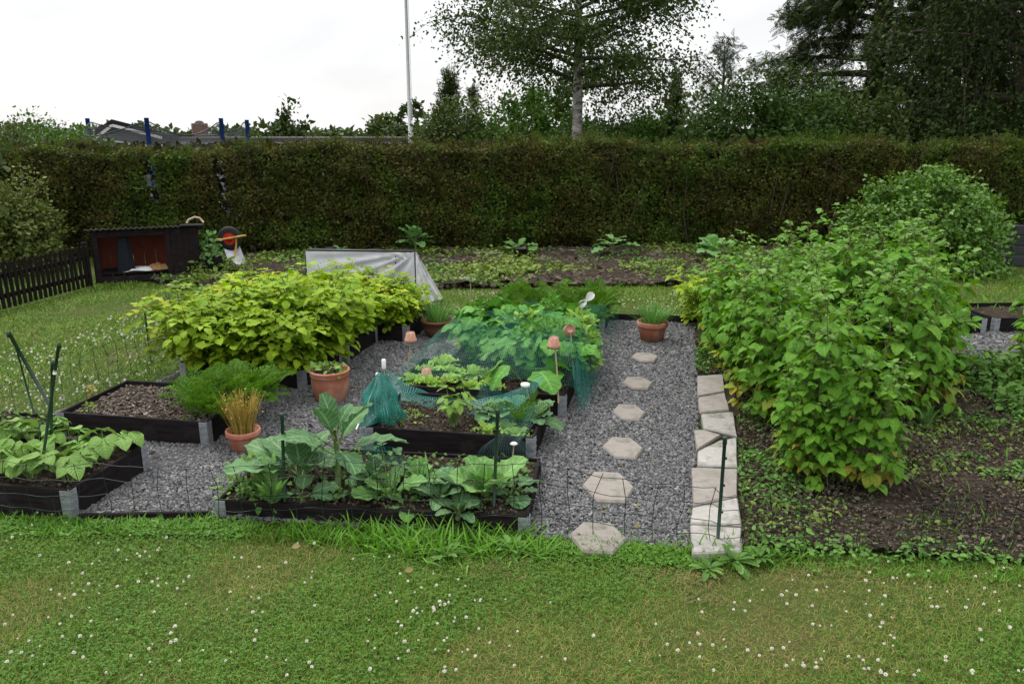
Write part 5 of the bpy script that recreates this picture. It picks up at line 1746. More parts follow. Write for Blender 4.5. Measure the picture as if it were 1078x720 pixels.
# ================================================================== shed, picket fence, barrow, tent
hb = G(103, 300)
he = G(213, 293)
u2 = (he - hb)[:2]; wid = np.linalg.norm(u2); ang = math.atan2(u2[1], u2[0])
hut = thing('animal_hutch', 'black timber hutch with red inside wall and corrugated roof before the hedge', 'hutch', hb, ang)
HH = .80
dp = .75
f_ = MB()
for x in (.035, wid * .70, wid - .035):
    for y in (.03, dp - .03):
        hh_ = HH if y < .1 else HH - .15
        f_.box((x, y, hh_ / 2), (.07, .06, hh_), bev=.006)
f_.box((wid / 2, .028, HH - .05), (wid + .02, .035, .10), bev=.005)
f_.box((wid * .36, .026, .06), (wid * .66, .03, .10), bev=.005)
f_.obj('frame', M['black_wood'], hut)
b_ = MB()
for k in range(9):
    b_.box((.08 + k * (wid - .16) / 8, dp - .075, HH / 2 - .08), ((wid - .16) / 8 - .006, .018, HH - .17), bev=.002)
b_.obj('back_wall', M['red_wood'], hut)
b_ = MB()
for k in range(6):
    b_.box((-.012, .06 + k * .12, HH * .42), (.018, .085, HH * .80), bev=.003)
b_.obj('side_wall', M['black_wood'], hut)
MB().box((wid * .36, dp * .46, .14), (wid * .64, dp * .72, .025), bev=.004).obj('floor_shelf', M['black_wood'], hut)
d_ = MB()
for k in range(4):
    d_.box((wid * .735 + .035 + k * .084, .012, HH * .46), (.08, .02, HH * .86), bev=.003)
d_.obj('door', M['black_wood'], hut)
# corrugated roof
n = 90
xx = np.linspace(-.08, wid * .86, n)
zz = .012 * np.sin(xx * 2 * PI / .076)
rows = []
for y, zf in ((-.10, HH + .03), (dp + .05, HH - .13)):
    for e_ in (0, .006):
        rows.append(np.c_[xx, np.full(n, y), zf + zz + e_])
Vr = np.concatenate(rows)
fs = []
for i in range(n - 1):
    for a_, b2 in ((0, 2), (3, 1), (1, 0), (2, 3)):
        fs.append((a_ * n + i, a_ * n + i + 1, b2 * n + i + 1, b2 * n + i))
MB().add(Vr, [np.array(fs)]).obj('corrugated_roof', plain('fibre_roof', (.15, .15, .155), .85), hut)
MB().box((wid * .86 + .13, dp * .45, HH - .035), (.34, dp + .2, .025), tilt=(-.18, .02), bev=.004).obj('felt_roof', M['roof'], hut)
Rz = np.array(((math.cos(ang), -math.sin(ang), 0), (math.sin(ang), math.cos(ang), 0), (0, 0, 1)))


def hl_(x, y, z):
    return hb + Rz @ np.array((x, y, z))


def crumple(n, rx, ry, h, seed):
    g = np.linspace(-1, 1, n)
    X, Y = np.meshgrid(g, g)
    P = np.c_[X.ravel(), Y.ravel()]
    r2 = np.clip(1 - np.sqrt((P ** 2).sum(1)) * (.8 + .3 * lumps(P, seed, 3)), 0, 1)
    Z = h * np.minimum(1, r2 * 3) * (.6 + .7 * lumps(P, seed + 1, 5) + .3 * lumps(P, seed + 2, 11)) + .002
    q = np.array([(j * n + i, j * n + i + 1, (j + 1) * n + i + 1, (j + 1) * n + i) for j in range(n - 1) for i in range(n - 1)])
    q = q[(r2[q] > 0).any(1)]
    return MB().add(np.c_[P[:, 0] * rx, P[:, 1] * ry, Z], [q])


o = crumple(26, .30, .16, .035, 3).obj('cloth', M['cloth'], loc=hl_(wid * .40, .22, .155)); o.rotation_euler = (0, 0, ang)
tag(o, 'crumpled white cloth lying on the hutch floor', 'cloth')
o = crumple(40, .15, .13, .06, 4).obj('sack', M['tan'], loc=hl_(wid * .58, .22, .155)); o.rotation_euler = (0, 0, ang)
tag(o, 'tan sack at the right end of the white cloth in the hutch', 'sack')
jk = thing('hanging_jacket', 'dark blue cloth hanging inside the hutch before the red wall', 'cloth', hl_(wid * .27, .14, HH - .10), ang)
th = np.linspace(0, 2 * PI, 24, endpoint=False); hz = np.linspace(0, 1, 9)
T_, H_ = np.meshgrid(th, hz)
rad = (.05 + .07 * np.sqrt(H_)) * (1 + .15 * np.sin(5 * T_ + H_ * 2))
Pj = np.stack((rad * np.cos(T_), rad * .5 * np.sin(T_), -.54 * H_), -1).reshape(-1, 3)
fj = np.array([(j * 24 + i, j * 24 + (i + 1) % 24, (j + 1) * 24 + (i + 1) % 24, (j + 1) * 24 + i) for j in range(8) for i in range(24)])
MB().add(Pj, [fj]).obj('cloth_drape', M['blue_jacket'], jk)
MB().tube([(0, 0, .05), (.015, 0, .075), (.03, 0, .05), (0, 0, .01)], .004, 5).obj('hook', M['steel'], jk)
# planter box right of the hutch
bx = thing('planter_box', 'black planter box at the right end of the hutch', 'planter', hl_(wid + .17, .02, 0), ang)
pb = MB()
for s_ in (-1, 1):
    pb.box((0, s_ * .13, .16), (.30, .02, .32), bev=.004)
    pb.box((s_ * .14, 0, .16), (.02, .24, .318), bev=.004)
pb.obj('box_sides', M['black_wood'], bx)
MB().box((0, 0, .26), (.26, .24, .02)).obj('soil', M['soil'], bx)
plant_obj('leafy_plant', 'grey-green leafy plant growing in the black planter beside the hutch', 'plant', leafy_mound(151, 190, .17, .46, .075, T_SMALL[0], M['kale'], 10), hl_(wid + .15, .02, .27))
o = MB().tube([(-.12, 0, 0), (-.09, 0, .05), (0, 0, .085), (.07, 0, .07), (.12, 0, .0)], .016, 8).obj('curved_branch', M['cane'], loc=hl_(wid - .02, .1, HH + .055)); o.rotation_euler = (0, 0, ang)
tag(o, 'short pale arched stick lying on the hutch roof end', 'stick')

# picket fence
pf = thing('picket_fence', 'black picket fence running from the hutch along the lawn side', 'fence', (-6.15, 11.45, 0))
a0, a1 = np.array((-.02, -.05)), np.array((-1.05, -5.2))
L = np.linalg.norm(a1 - a0); dd = (a1 - a0) / L; an = math.atan2(dd[1], dd[0])
for z in (.18, .44):
    c_ = (a0 + a1) / 2 + np.array((-dd[1], dd[0])) * -.03
    MB().box((c_[0], c_[1], z), (L, .025, .06), an).obj('rail', M['picket'], pf)
rr = np.random.default_rng(152)
for k in range(int(L / .088)):
    c_ = a0 + dd * (k + .5) * .088
    h_ = .60 + rr.normal(0, .008)
    mbs = MB()
    poly = np.array([(-.023, 0), (.023, 0), (.023, h_ - .02), (0, h_), (-.023, h_ - .02)])
    t1 = np.c_[poly[:, 0], np.full(5, -.009), poly[:, 1]]; t2 = t1 + (0, .018, 0)
    Vp = np.r_[t1, t2]
    Rz2 = np.array(((math.cos(an), -math.sin(an), 0), (math.sin(an), math.cos(an), 0), (0, 0, 1)))
    mbs.add(Vp @ Rz2.T + (c_[0], c_[1], .03), [np.arange(5)[None], np.arange(5)[::-1][None] + 5, np.array([(i, i + 5, (i + 1) % 5 + 5, (i + 1) % 5) for i in range(5)])], None, 0, False)
    o = mbs.obj('picket', M['picket'], pf)
    o.rotation_euler = (0, rr.normal(0, .012), 0)
for q in (.0, .36, .72, 1.0):
    c_ = a0 + (a1 - a0) * q + np.array((-dd[1], dd[0])) * -.07
    MB().box((c_[0], c_[1], .33), (.07, .07, .66), an, bev=.005).obj('post', M['picket'], pf)

# wheelbarrow tipped up against the hedge
wb = thing('wheelbarrow', 'wheelbarrow tipped up on end with a red wheel and yellow handles', 'wheelbarrow', AT(243, 276, 13.1) * (1, 1, 0))
wc = AT(242, 251, 13.1) - np.array(wb.location)
RX = np.array(((1, 0, 0), (0, 0, 1), (0, -1, 0)))


def zl(prof, c, mat, nm, par, sides=30):
    return MB().lathe(prof, c, sides, M=RX).obj(nm, mat, par)


tyre = [(.105, -.045), (.16, -.05), (.19, -.035), (.20, 0), (.19, .035), (.16, .05), (.105, .045), (.105, -.045)]
whl = zl([(0, -.03), (.03, -.035), (.04, -.02), (.10, -.035), (.11, -.035), (.11, .035), (.04, .02), (0, .03)], wc, M['red_paint'], 'wheel', wb)
zl(tyre, wc, M['rubber'], 'tyre', whl)
hd = MB()
hd.tube([wc + (-.26, -.07, -.03), wc + (-.05, -.08, .0), wc + (.30, -.09, .06)], .016, 8)
hd.tube([wc + (.14, -.085, .03), wc + (.12, -.08, -.12), wc + (.07, -.06, -.30)], .016, 8)
hd.obj('handle', M['orange'], wb)
tr_ = MB()
q = np.array([(-.24, .06, .26), (.02, .02, .36), (.34, -.02, .0), (.05, -.16, -.02), (-.20, .20, .22), (.03, .2, .30), (.28, .14, .0), (.06, .02, .0)])
q = np.array([wc + (-.16, .02, -.05), wc + (.10, .06, -.02), wc + (.26, -.06, -.42), wc + (.02, -.16, -.44), wc + (-.06, .16, -.08), wc + (.06, .18, -.06), wc + (.18, .06, -.40), wc + (.06, 0, -.42)])
q[:, 2] = np.maximum(q[:, 2], .01)
tr_.add(q, [np.array([(0, 1, 2, 3), (4, 7, 6, 5), (0, 4, 5, 1), (1, 5, 6, 2), (2, 6, 7, 3), (3, 7, 4, 0)])], smooth=False)
tr_.obj('tray', M['tray'], wb)

# white fleece tent on a black pipe frame
tl, trr = G(326, 320), G(438, 322)
TH = .72
tent = thing('fleece_tent', 'white fleece plant tent stretched over a black pipe frame', 'plant tent', tl)
ex = trr - tl
Lt = np.linalg.norm(ex)
ex = ex / Lt
ey = np.array((-ex[1], ex[0], 0))
fr_ = MB()
tp = lambda a, b, z: ex * a + ey * b + np.array((0, 0, z))
fr_.tube([tp(0, 0, 0), tp(0, 0, TH - .03), tp(.03, 0, TH), tp(Lt - .03, 0, TH), tp(Lt, 0, TH - .03), tp(Lt, 0, 0)], .015, 8)
for a_, b_ in ((.26, 0), (Lt - .25, 0)):
    fr_.tube([tp(a_, .012, TH), tp(a_, .012, TH - .22)], .014, 8)
for a_ in (0, Lt):
    fr_.tube([tp(a_, 0, TH), tp(a_, .95, .02)], .013, 8)
fr_.obj('pipe_frame', M['black_pipe'], tent)


def cloth_patch(c00, c10, c11, c01, nm, fold, seed, nu=60, nv=24):
    s = np.linspace(0, 1, nu); t = np.linspace(0, 1, nv)
    S_, T_ = np.meshgrid(s, t)
    P = (1 - S_[..., None]) * (1 - T_[..., None]) * c00 + S_[..., None] * (1 - T_[..., None]) * c10 + S_[..., None] * T_[..., None] * c11 + (1 - S_[..., None]) * T_[..., None] * c01
    nrm = np.cross(c10 - c00, c01 - c00); nrm = nrm / np.linalg.norm(nrm)
    ang_ = np.arctan2(1 - T_ + .02, 1 - S_ + .02)
    dist_ = np.hypot(1 - S_, 1 - T_)
    wv = fold * (np.sin(ang_ * 19 + seed) * np.exp(-dist_ * 1.6) + .6 * np.sin(S_ * 22 + T_ * 7 + seed) * (1 - T_)) * np.clip(np.minimum(S_, 1 - S_) * 12, 0, 1) * np.clip((1 - T_) * 12, 0, 1)
    P = P + nrm * wv[..., None]
    f = np.array([(j * nu + i, j * nu + i + 1, (j + 1) * nu + i + 1, (j + 1) * nu + i) for j in range(nv - 1) for i in range(nu - 1)])
    return MB().add(P.reshape(-1, 3), [f]).obj(nm, M['fleece'], tent)


cloth_patch(tp(0, -.012, .03), tp(Lt, -.012, .03), tp(Lt, -.022, TH - .012), tp(0, -.022, TH - .012), 'fleece_front', .045, 1)
cloth_patch(tp(Lt + .012, -.01, .01), tp(Lt + .30, .42, .01), tp(Lt + .017, .02, TH - .01), tp(Lt + .016, -.01, TH - .012), 'fleece_flap', .022, 2, 30, 20)
cloth_patch(tp(Lt + .28, .45, .01), tp(Lt, 1.0, .01), tp(Lt + .01, .03, TH), tp(Lt + .016, .02, TH - .004), 'fleece_flap', .022, 2, 30, 20)
cloth_patch(tp(Lt, .03, TH + .016), tp(0, .03, TH + .016), tp(0, 1.0, .03), tp(Lt, 1.0, .03), 'fleece_back', .014, 3)
cloth_patch(tp(-.012, 1.0, .01), tp(-.2, .4, .01), tp(-.016, 0, TH - .02), tp(-.016, .02, TH - .012), 'fleece_flap', .01, 4, 30, 20)

# dark board planter at the right
pb0 = AT(1066, 262, 13.2)
bp = thing('board_planter', 'dark grey-blue planter of stacked boards beside the round bush', 'planter', (pb0[0], 13.2, 0), R(-4))
for k in range(4):
    MB().box((.7, 0, .10 + k * .175), (1.4, .05, .165), bev=.012).obj('board', M['grey_board'], bp)
    MB().box((.025, .42, .10 + k * .175), (.05, .78, .163), bev=.012).obj('board', M['grey_board'], bp)

# ================================================================== hedge
rr = np.random.default_rng(161)
hd_ = thing('hedge', 'long clipped brown-green beech hedge across the back of the garden', 'hedge', (0, 0, 0))
def hy(x):
    return 14.95 + .105 * x * (np.where(x > 0, .7, 1.0))
nH = 170000
x = rr.uniform(-16, 17, nH)
zt = 1.97 - .012 * np.clip(-x, 0, 9) ** 1.1 + .05 * np.sin(x * 1.3) + .035 * np.sin(x * 3.7 + 1) + .02 * np.sin(x * 9)
side_ = rr.random(nH)
z = np.where(side_ < .76, rr.uniform(.03, 1, nH) * zt, zt + rr.normal(0, .035, nH))
bulge = .08 * np.sin(x * 2.1 + z * 2) + .06 * np.sin(x * 5.3 - z * 4 + 2) + .05 * np.sin(z * 9 + x) + .07 * np.sin(x * 11 + 3 * np.sin(z * 5)) * np.sin(z * 7 + 2 * np.sin(x * 3))
depth = np.where(side_ < .76, np.abs(rr.normal(0, .13, nH)) + bulge, rr.uniform(0, 1.0, nH))
depth = np.where((z < .35) & (side_ < .76), depth + (.35 - z) * .5, depth)
y = hy(x) + depth
# thin places where the trampoline shows through
gap = (np.abs(x - AT(234, 190, 14.5)[0]) < .075) & (z > .75) & (z < 1.9) | (np.abs(x - AT(156, 190, 14.3)[0]) < .07) & (z > 1.05) & (z < 1.75)
keep = ~(gap & (rr.random(nH) < .985))
x, y, z, side_ = x[keep], y[keep], z[keep], side_[keep]
n = len(x)
d = np.stack((rr.normal(0, 1, n), rr.normal(-.4, .6, n), rr.normal(.1, .8, n)), -1)
nv = np.stack((rr.normal(0, .6, n), rr.normal(-.7, .5, n), rr.normal(.5, .6, n)), -1)
mb = MB()
kk = rr.random(n) < .75
mb.inst(T_TINY[0], frames(d[kk], nv[kk], rr.uniform(.03, .07, kk.sum())), np.stack((x, y, z), -1)[kk])
mb.inst(T_SPRAY2, frames(d[~kk], nv[~kk], rr.uniform(.05, .10, (~kk).sum())), np.stack((x, y, z), -1)[~kk])
# young shoots standing above the clipped top and out of the face
ns = 2600
xs_ = rr.uniform(-16, 17, ns)
up_ = rr.random(ns) < .55
zs_ = np.where(up_, 1.95 - .012 * np.clip(-xs_, 0, 9) ** 1.1 + .05 * np.sin(xs_ * 1.3) + rr.uniform(-.02, .10, ns) + .05 * np.sin(xs_ * 2.3 + np.sin(xs_ * 7)), rr.uniform(.1, 1.9, ns))
ys_ = hy(xs_) + np.where(up_, rr.uniform(0, .6, ns), rr.uniform(-.10, .02, ns))
mb.inst(T_SPRAY2, frames(np.stack((rr.normal(0, .5, ns), np.where(up_, rr.normal(0, .4, ns), rr.normal(-.8, .3, ns)), np.where(up_, 1.0, rr.normal(.5, .4, ns))), -1), sph(rr, ns), rr.uniform(.08, .19, ns)), np.stack((xs_, ys_, zs_), -1))
mb.obj('foliage', M['hedge'], hd_)
mb = MB()
for i in range(260):
    x0 = rr.uniform(-16, 17)
    if np.abs(x0 - AT(234, 190, 14.7)[0]) < .3 or np.abs(x0 - AT(156, 190, 14.5)[0]) < .25:
        continue
    y0 = float(hy(x0)) + rr.uniform(.2, .8)
    p0 = np.array((x0, y0, 0))
    for q in range(3):
        e = p0 + (rr.normal(0, .25), rr.normal(0, .25), rr.uniform(1.3, 1.98))
        mb.tube([p0, (p0 + e) / 2 + rr.normal(0, .08, 3), e], (.022, .012, .005), 4, cap=False)
mb.obj('stem', M['woody'], hd_)
# dense twiggy inside
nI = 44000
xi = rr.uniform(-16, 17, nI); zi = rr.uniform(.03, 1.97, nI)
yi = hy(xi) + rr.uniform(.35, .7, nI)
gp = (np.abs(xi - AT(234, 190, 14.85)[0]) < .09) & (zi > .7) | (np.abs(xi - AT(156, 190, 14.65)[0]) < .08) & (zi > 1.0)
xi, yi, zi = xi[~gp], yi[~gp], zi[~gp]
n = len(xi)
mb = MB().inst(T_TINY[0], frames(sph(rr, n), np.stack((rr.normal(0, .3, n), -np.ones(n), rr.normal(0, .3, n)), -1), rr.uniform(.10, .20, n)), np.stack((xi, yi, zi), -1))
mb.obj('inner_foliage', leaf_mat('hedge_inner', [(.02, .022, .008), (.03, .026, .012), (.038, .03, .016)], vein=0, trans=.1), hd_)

# ================================================================== trees and shrubs
def tree(name, label, cat, bk, lf, bark, leaf, loc, rz=0.0, group=None, s=1.0, trunk='trunk', crown='crown'):
    o = thing(name, label, cat, loc, rz, group)
    o.scale = (s,) * 3 if np.isscalar(s) else s
    if bk is not None and bk.n:
        bk.obj(trunk, [bark, M['woody']], o)
    lf.obj(crown, leaf, o)
    return o


def gz(y):
    return float(drop(np.array([float(y)]))[0])


def ground_at(px, Y):
    p = AT(px, 148, Y)
    return np.array((p[0], Y, gz(Y)))


# birch behind the hedge
bk, lf = branch_tree(171, 10.5, .15, 3.5, 54, lambda f: 4.0 * (1 - f) ** .55 * (.72 + .5 * f) + .5, lambda f: .12 + .55 * f, 28, 46, .088, T_TINY[0], .03, 12, .10, (.22, .5), .17, 0, .55)
tree('birch_tree', 'birch with a pale flaking trunk rising behind the middle of the hedge', 'tree', bk, lf, M['birch_bark'], M['birch'], ground_at(606, 21.5), .5)
# weeping birch at the right
bk, lf = branch_tree(172, 12, .36, 1.9, 46, lambda f: 3.6 * (1 - f) ** .5 + .6, lambda f: .35 + .3 * f, 34, 56, .088, T_TINY[0], .38, 12, .12, (.3, .6), .15, 0, 1.3)
tree('weeping_tree', 'dark weeping tree with hanging twigs at the right edge of the picture', 'tree', bk, lf, M['woody'], M['darktree'], ground_at(1076, 19.5), 0)
# big dark conifer
bk, lf = branch_tree(173, 14, .38, 1.2, 70, lambda f: 3.4 * (1 - f) ** .85 + .3, lambda f: -.02 + .35 * f, 18, 42, .22, T_SPRAY, .12, 8, .05, (.2, .4), .16, 0, .5)
tree('conifer_tree', 'tall dark drooping conifer left of the weeping tree', 'tree', bk, lf, M['woody'], M['conifer'], ground_at(915, 24), 0)
bk, lf = branch_tree(174, 11, .3, 1.0, 50, lambda f: 2.6 * (1 - f) ** .7 + .4, lambda f: .1 + .4 * f, 22, 36, .13, T_TINY[0], .2, 8, .05, (.25, .5), .18, 0, .7)
tree('dark_tree', 'dense dark tree filling the gap behind the weeping tree', 'tree', bk, lf, M['woody'], M['darktree'], ground_at(1040, 26), 0)
# pine
bk, lf = branch_tree(175, 9.2, .2, 4.0, 26, lambda f: 2.5 * (1 - f) ** .8 + .5, lambda f: .45 + .35 * f, 6, 7, .30, T_SPRAY, -.10, 8, .1, (.2, .35), .14, 0, -.1)
tree('pine_tree', 'open-branched grey-green pine beyond the shrubs right of the birch', 'tree', bk, lf, M['woody'], M['pine'], ground_at(757, 42), 0, s=.9)


def bush_at(name, label, px, py_top, Y, wpx, seed, leaf, size, cat='shrub', ry=None, clumps=200, per=110, tpl=None, point=0.0, group=None, lump=.18, sig=.16, zc=.35, low=None):
    base = ground_at(px, Y)
    top = AT(px, py_top, Y)[2]
    rx = wpx / FPX * Y * 1.02 / 2
    H = top - base[2]
    rz = H / (1 + zc) / (1 + lump * .35)
    bk, lf = dome(seed, rx, ry or rx * .8, rz, clumps, per, size, tpl or T_TINY[0], zc, sig, lump, .25, .5, point)
    return tree(name, label, cat, bk, lf, M['woody'], leaf, base, 0, group, trunk='stem', crown='foliage')


# the shrubs along the far side of the hedge
bush_at('shrub', 'bright green leafy shrub behind the hedge left of the birch trunk', 545, 108, 18.6, 110, 181, M['shrub'], .092, clumps=150)
bush_at('shrub', 'olive green shrub behind the hedge between flagpole and birch', 478, 115, 19.5, 90, 182, M['shrub_olive'], .086)
bush_at('shrub', 'dark green shrub directly behind the birch trunk', 640, 112, 23.5, 120, 183, M['shrub_dark'], .092)
bush_at('shrub', 'low green shrub right of the birch trunk at the hedge top', 680, 126, 18.8, 70, 184, M['shrub'], .079, clumps=150)
bush_at('shrub', 'broad dark laurel-like shrub rising behind the hedge right of centre', 806, 94, 18.2, 175, 185, M['shrub_dark'], .099, clumps=380)
bush_at('shrub', 'dark shrub under the tall conifer at the hedge top', 880, 104, 19.0, 130, 186, M['shrub_olive'], .099)
bush_at('shrub', 'dark green shrub beneath the weeping tree at the hedge top', 1045, 108, 18.4, 120, 187, M['darktree'], .092)
bush_at('shrub', 'shady shrub filling below the pale gap of the weeping tree', 945, 124, 20.0, 80, 191, M['darktree'], .092)
bush_at('shrub', 'wide pale-topped shrub over the hedge at the left edge', 8, 136, 17.2, 95, 205, M['shrub_olive'], .066, clumps=120)
bush_at('shrub', 'dark green shrub behind the hedge right of the leftmost one', 40, 143, 20.5, 120, 206, M['shrub'], .09)
bush_at('shrub', 'small leafy shrub topping the hedge in front of the gabled house', 62, 145, 16.4, 90, 188, M['shrub'], .066, clumps=150)
bush_at('shrub', 'bright green bush above the hedge below the house gable', 92, 138, 17.0, 60, 189, M['shrub'], .066, clumps=90)
bush_at('shrub', 'leafy twig sticking up over the flat roof', 355, 124, 17.0, 14, 190, M['darktree'], .07, clumps=46, per=14)
bush_at('cypress', 'pointed dark cypress behind the olive shrub', 475, 78, 24, 40, 192, M['conifer'], .22, 'tree', clumps=150, per=24, tpl=T_SPRAY, point=.75, lump=.12)
bush_at('cypress', 'small pointed cypress between olive shrub and birch', 498, 92, 26, 26, 193, M['conifer'], .2, 'tree', clumps=110, per=22, tpl=T_SPRAY, point=.8, lump=.1)
bush_at('cypress', 'slim pointed cypress right of the birch before the pine', 709, 80, 25, 26, 194, M['conifer'], .2, 'tree', clumps=130, per=22, tpl=T_SPRAY, point=.75, lump=.1)
bush_at('distant_tree', 'dark rounded tree far beyond the flat roof', 305, 123, 48, 52, 195, M['darktree'], .3, 'tree', clumps=130, per=40)
bush_at('distant_tree', 'pale-edged rounded tree left of the flagpole', 406, 122, 42, 44, 196, M['shrub_olive'], .26, 'tree', clumps=130, per=40)
bush_at('distant_tree', 'dark tree right behind the flagpole', 432, 103, 36, 46, 197, M['darktree'], .24, 'tree', clumps=130, per=40)
bush_at('distant_tree', 'low grey-green tree crown far right of the slim cypress', 735, 108, 38, 90, 198, M['shrub_olive'], .26, 'tree', clumps=150, per=40)
bush_at('distant_tree', 'rounded dark tree behind the bright shrub left of the birch', 575, 92, 30, 80, 199, M['shrub'], .2, 'tree', clumps=150, per=45)
# bushes inside the garden
bush_at('round_bush', 'big rounded dark green bush before the hedge on the right', 986, 187, 13.0, 142, 201, M['laurel'], .075, 'bush', clumps=380, per=85, zc=.25, lump=.13, sig=.11)
bush_at('pale_bush', 'pale grey-green spreading bush behind the picket fence', -22, 182, 12.6, 84, 202, M['willow'], .065, 'bush', clumps=260, per=110, zc=.3, lump=.28)
bush_at('pale_bush', 'arching pale bush in the corner between hedge and picket fence', 22, 205, 13.3, 46, 203, M['willow'], .06, 'bush', clumps=130, per=90, lump=.3)
# tree whose twig reaches in at the left edge
bk, lf = branch_tree(204, 4.2, .07, 1.3, 22, lambda f: 1.5 * (1 - f) ** .6 + .3, lambda f: .3 + .3 * f, 6, 9, .14, T_SMALL[0], .2, 8, .05, (.3, .5), .08, 0, .5)
tree('young_tree', 'dark-leaved twigs of a young tree reaching in at the left edge above the hedge', 'tree', bk, lf, M['woody'], M['darktree'], (-8.95, 11.5, 0), 0)

# ================================================================== beyond the hedge: buildings, trampoline, flagpole
HYd = 34
gb = gz(HYd)
house = thing('house', 'grey house with dark roof, white gable boards and a brick chimney beyond the hedge', 'house', (AT(134, 150, HYd)[0], HYd, gb), R(25))
hx = house.location.x
def hp(px, py):
    q = AT(px, py, HYd)
    return q[0] - hx, q[2] - gb
(lx, lz), (ax_, az_), (rx_, rz_) = hp(93, 146), hp(119, 126), hp(206, 150)
mbw = MB()
tri_ = np.array([(lx + .3, 0, 0), (rx_ - .3, 0, 0), (rx_ - .3, 0, rz_ - .12), (ax_, 0, az_ - .16), (lx + .3, 0, lz - .1)])
q = np.r_[tri_, tri_ + (0, 8, 0)]
mbw.add(q, [np.arange(5)[None], np.arange(5)[::-1][None] + 5, np.array([(i + 5, i, (i + 1) % 5, (i + 1) % 5 + 5) for i in range(5)])[:, ::-1]], smooth=False)
mbw.obj('wall', plain('shadowed_grey_render', (.14, .145, .16), .9), house)  # grey wall coloured darker to include the shadow below the bargeboards
rf = MB()
th_ = .16
def slab4(p):
    p = np.array(p, float)
    q = np.r_[p, p - (0, 0, th_)]
    rf.add(q, [np.array([(0, 1, 2, 3), (7, 6, 5, 4), (0, 4, 5, 1), (1, 5, 6, 2), (2, 6, 7, 3), (3, 7, 4, 0)])], smooth=False)
slab4([(lx, -.5, lz), (ax_, -.5, az_), (ax_, 8.4, az_), (lx, 8.4, lz)])
slab4([(ax_ + .003, -.5, az_), (rx_, -.5, rz_), (rx_, 8.4, rz_), (ax_ + .003, 8.4, az_)])
rf.obj('roof', M['house_roof'], house)
tb = MB()
sx_, sz_ = hp(168, 152.5)
for (x0, z0, x1, z1) in ((lx + .1, lz - .24, ax_, az_ - .24), (ax_, az_ - .24, sx_, az_ - .24 + (rz_ - az_) * (sx_ - ax_) / (rx_ - ax_)), (lx + .7, lz - .06, sx_ - .3, lz - .36)):
    c_ = ((x0 + x1) / 2, -.46, (z0 + z1) / 2)
    tb.box(c_, (math.hypot(x1 - x0, z1 - z0), .05, .11), tilt=(0, -math.atan2(z1 - z0, x1 - x0)))
tb.obj('bargeboard', M['trim_white'], house)
cx_ = AT(217, 140, 35)[0] - hx
ct = AT(217, 128.5, 35)[2] - gb
ch = MB().box((0, 0, 0), (.66, .6, 2.0), bev=.02).obj('chimney', M['brick'], house); ch.location = (cx_, 1.0, ct - 1.05)
cp_ = MB().lathe([(.20, 0), (.20, .02), (.13, .10), (0, .12)], sides=16).obj('chimney_cap', M['roof'], ch); cp_.location = (0, 0, 1.0)
# long flat-roofed building
ga = thing('garage', 'long low building with a flat grey roof beyond the hedge', 'building', (AT(372, 150, 27)[0], 27, gz(27)))
g_l = AT(190, 148, 27)[0] - ga.location.x; g_r = AT(432, 148, 27)[0] - ga.location.x
gt = AT(372, 144.5, 27)[2] - gz(27)
MB().box(((g_l + g_r) / 2, 2, (gt - .25) / 2), (g_r - g_l - .5, 3.6, gt - .25)).obj('wall', M['render'], ga)
MB().box(((g_l + g_r) / 2, 2, gt - .12), (g_r - g_l, 4.2, .22), bev=.02).obj('flat_roof', M['roof'], ga)
MB().box(((g_l + g_r) / 2, -.125, gt - .19), (g_r - g_l + .02, .04, .07)).obj('roof_trim', plain('pale_trim', (.3, .3, .33)), ga)
# pale house seen through the weeping tree
hb2 = thing('pale_house', 'pale building glimpsed through the gap under the weeping tree', 'house', (AT(966, 148, 33)[0], 33, gz(33)))
MB().box((0, 0, 1.9), (2.6, 2, 3.8)).obj('wall', plain('pale_wall', (.6, .6, .66), .9), hb2)
MB().box((0, 0, 3.86), (3.0, 2.4, .12)).obj('roof', M['roof'], hb2)

# far line of trees that closes the view
rr = np.random.default_rng(231)
n = 26000
x = rr.uniform(-120, 130, n)
top_ = 2.0 + 1.6 * lumps(np.c_[x, x * 0], 77, .12) + 1.2 * lumps(np.c_[x, x * 0], 78, .5)
z = -2.3 + (top_ + 1.4) * rr.random(n) ** .7
y = 100 + rr.normal(0, 2, n)
mb = MB().inst(T_TINY[0], frames(sph(rr, n), sph(rr, n) + (0, -.5, .5), rr.uniform(.5, 1.1, n)), np.c_[x, y, z])
tag(mb.obj('treeline', M['darktree']), 'low far-off line of trees closing the view beyond the gardens', 'trees', kind='stuff')

# flagpole
fb = ground_at(432, 24)
fl_ = thing('flagpole', 'tall white flagpole standing behind the hedge against the sky', 'flagpole', fb)
MB().tube([(0, 0, 0), (0, 0, 3), (0, 0, 9.6)], (.062, .054, .03), 12).obj('pole', M['pole_white'], fl_)
MB().lathe([(0, .10), (.05, .06), (.065, 0), (.05, -.06), (0, -.08)], (0, 0, 9.68), 14).obj('finial', M['orange'], fl_)
MB().tube([(.085, -.02, 1.1), (.075, -.02, 5), (.05, -.02, 9.4)], .007, 4).obj('halyard', M['white_plastic'], fl_)
MB().box((.08, -.02, 1.15), (.03, .05, .16), bev=.008).obj('cleat', M['steel'], fl_)

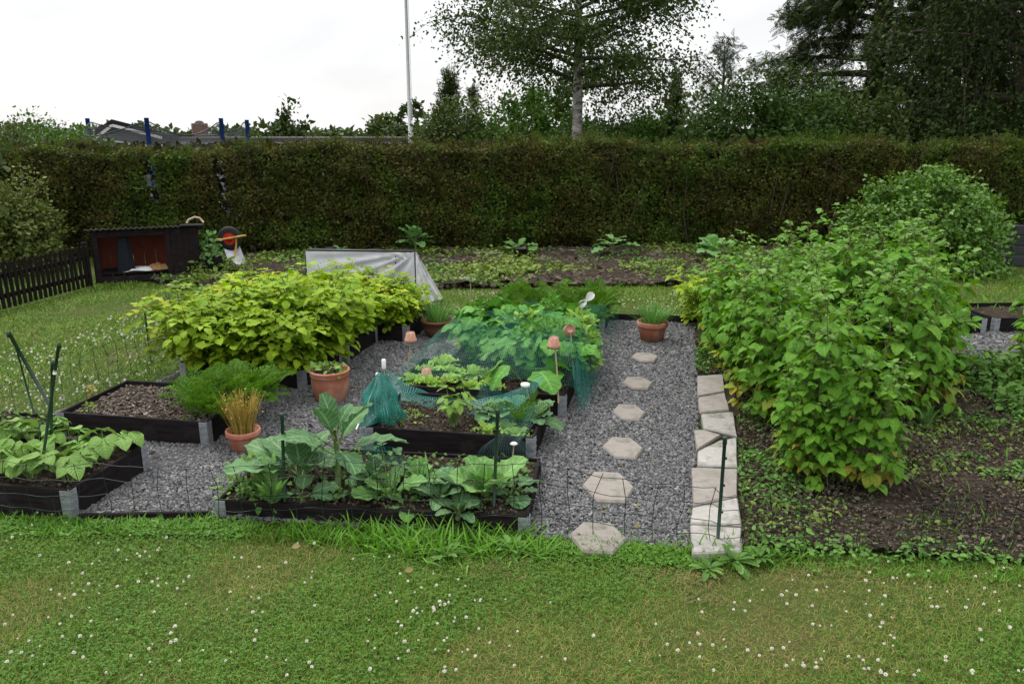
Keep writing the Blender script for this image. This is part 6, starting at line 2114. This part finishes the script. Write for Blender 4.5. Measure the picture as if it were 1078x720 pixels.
# trampoline
TY = 17.9
tc0 = np.array((AT(178, 140, TY + .35)[0], TY + .35, 0))
tm = thing('trampoline', 'round trampoline with blue padded poles and a sagging net beyond the hedge', 'trampoline', tc0)
TR = 1.78
zt_ = AT(234, 125, TY - .6)[2]
aa_ = np.linspace(-PI, 0, 600)
pxs_ = 539 + FPX * (tc0[0] + TR * np.cos(aa_)) / ((tc0[1] + TR * np.sin(aa_)) * CP)
front_ = [float(aa_[np.argmin(np.abs(pxs_ - q))]) for q in (156, 234)]
angs = np.array(front_ + [-.02, 3.16])
for k, a in enumerate(angs):
    x, y = TR * math.cos(a), TR * math.sin(a)
    h_ = zt_ + .05 * math.sin(k * 3)
    MB().tube([(x, y, .3), (x, y, h_)], .046, 12).obj('padded_pole', M['blue_foam'], tm)
    MB().tube([(x, y, .0), (x, y, .9)], .025, 8).obj('leg', M['steel'], tm)
th = np.linspace(0, 2 * PI, 120); hz = np.linspace(0, 1, 10)
T_, H_ = np.meshgrid(th, hz)
srt = np.sort(np.mod(angs, 2 * PI)); srt = np.r_[srt, srt[0] + 2 * PI]
sag = np.zeros_like(th)
for a, b in zip(srt[:-1], srt[1:]):
    for off in (0, -2 * PI, 2 * PI):
        m_ = (th + off >= a) & (th + off <= b)
        sag[m_] = np.sin(PI * (th[m_] + off - a) / (b - a)) * .30 * min(1, (b - a) / .9)
ztp = zt_ - .06 - sag
Xn, Yn = (TR - .08) * np.cos(T_), (TR - .08) * np.sin(T_)
Zn = .92 + (ztp[None] - .92) * H_
Pn = np.stack((Xn, Yn, Zn), -1).reshape(-1, 3)
m_ = len(th)
fn = np.array([(j * m_ + i, j * m_ + i + 1, (j + 1) * m_ + i + 1, (j + 1) * m_ + i) for j in range(9) for i in range(m_ - 1)])
UVn = np.stack((T_ * TR, Zn), -1).reshape(-1, 2)
MB().add(Pn, [fn], UVn).obj('safety_net', M['tramp_net'], tm)
MB().tube(np.c_[(TR - .08) * np.cos(th), (TR - .08) * np.sin(th), ztp], .012, 5, cap=False).obj('net_rim', M['black_pipe'], tm)
MB().lathe([(0, .88), (TR - .3, .88), (TR - .28, .91), (TR, .91), (TR, .86), (TR - .3, .86), (0, .86)], sides=48).obj('jumping_mat', M['rubber'], tm)
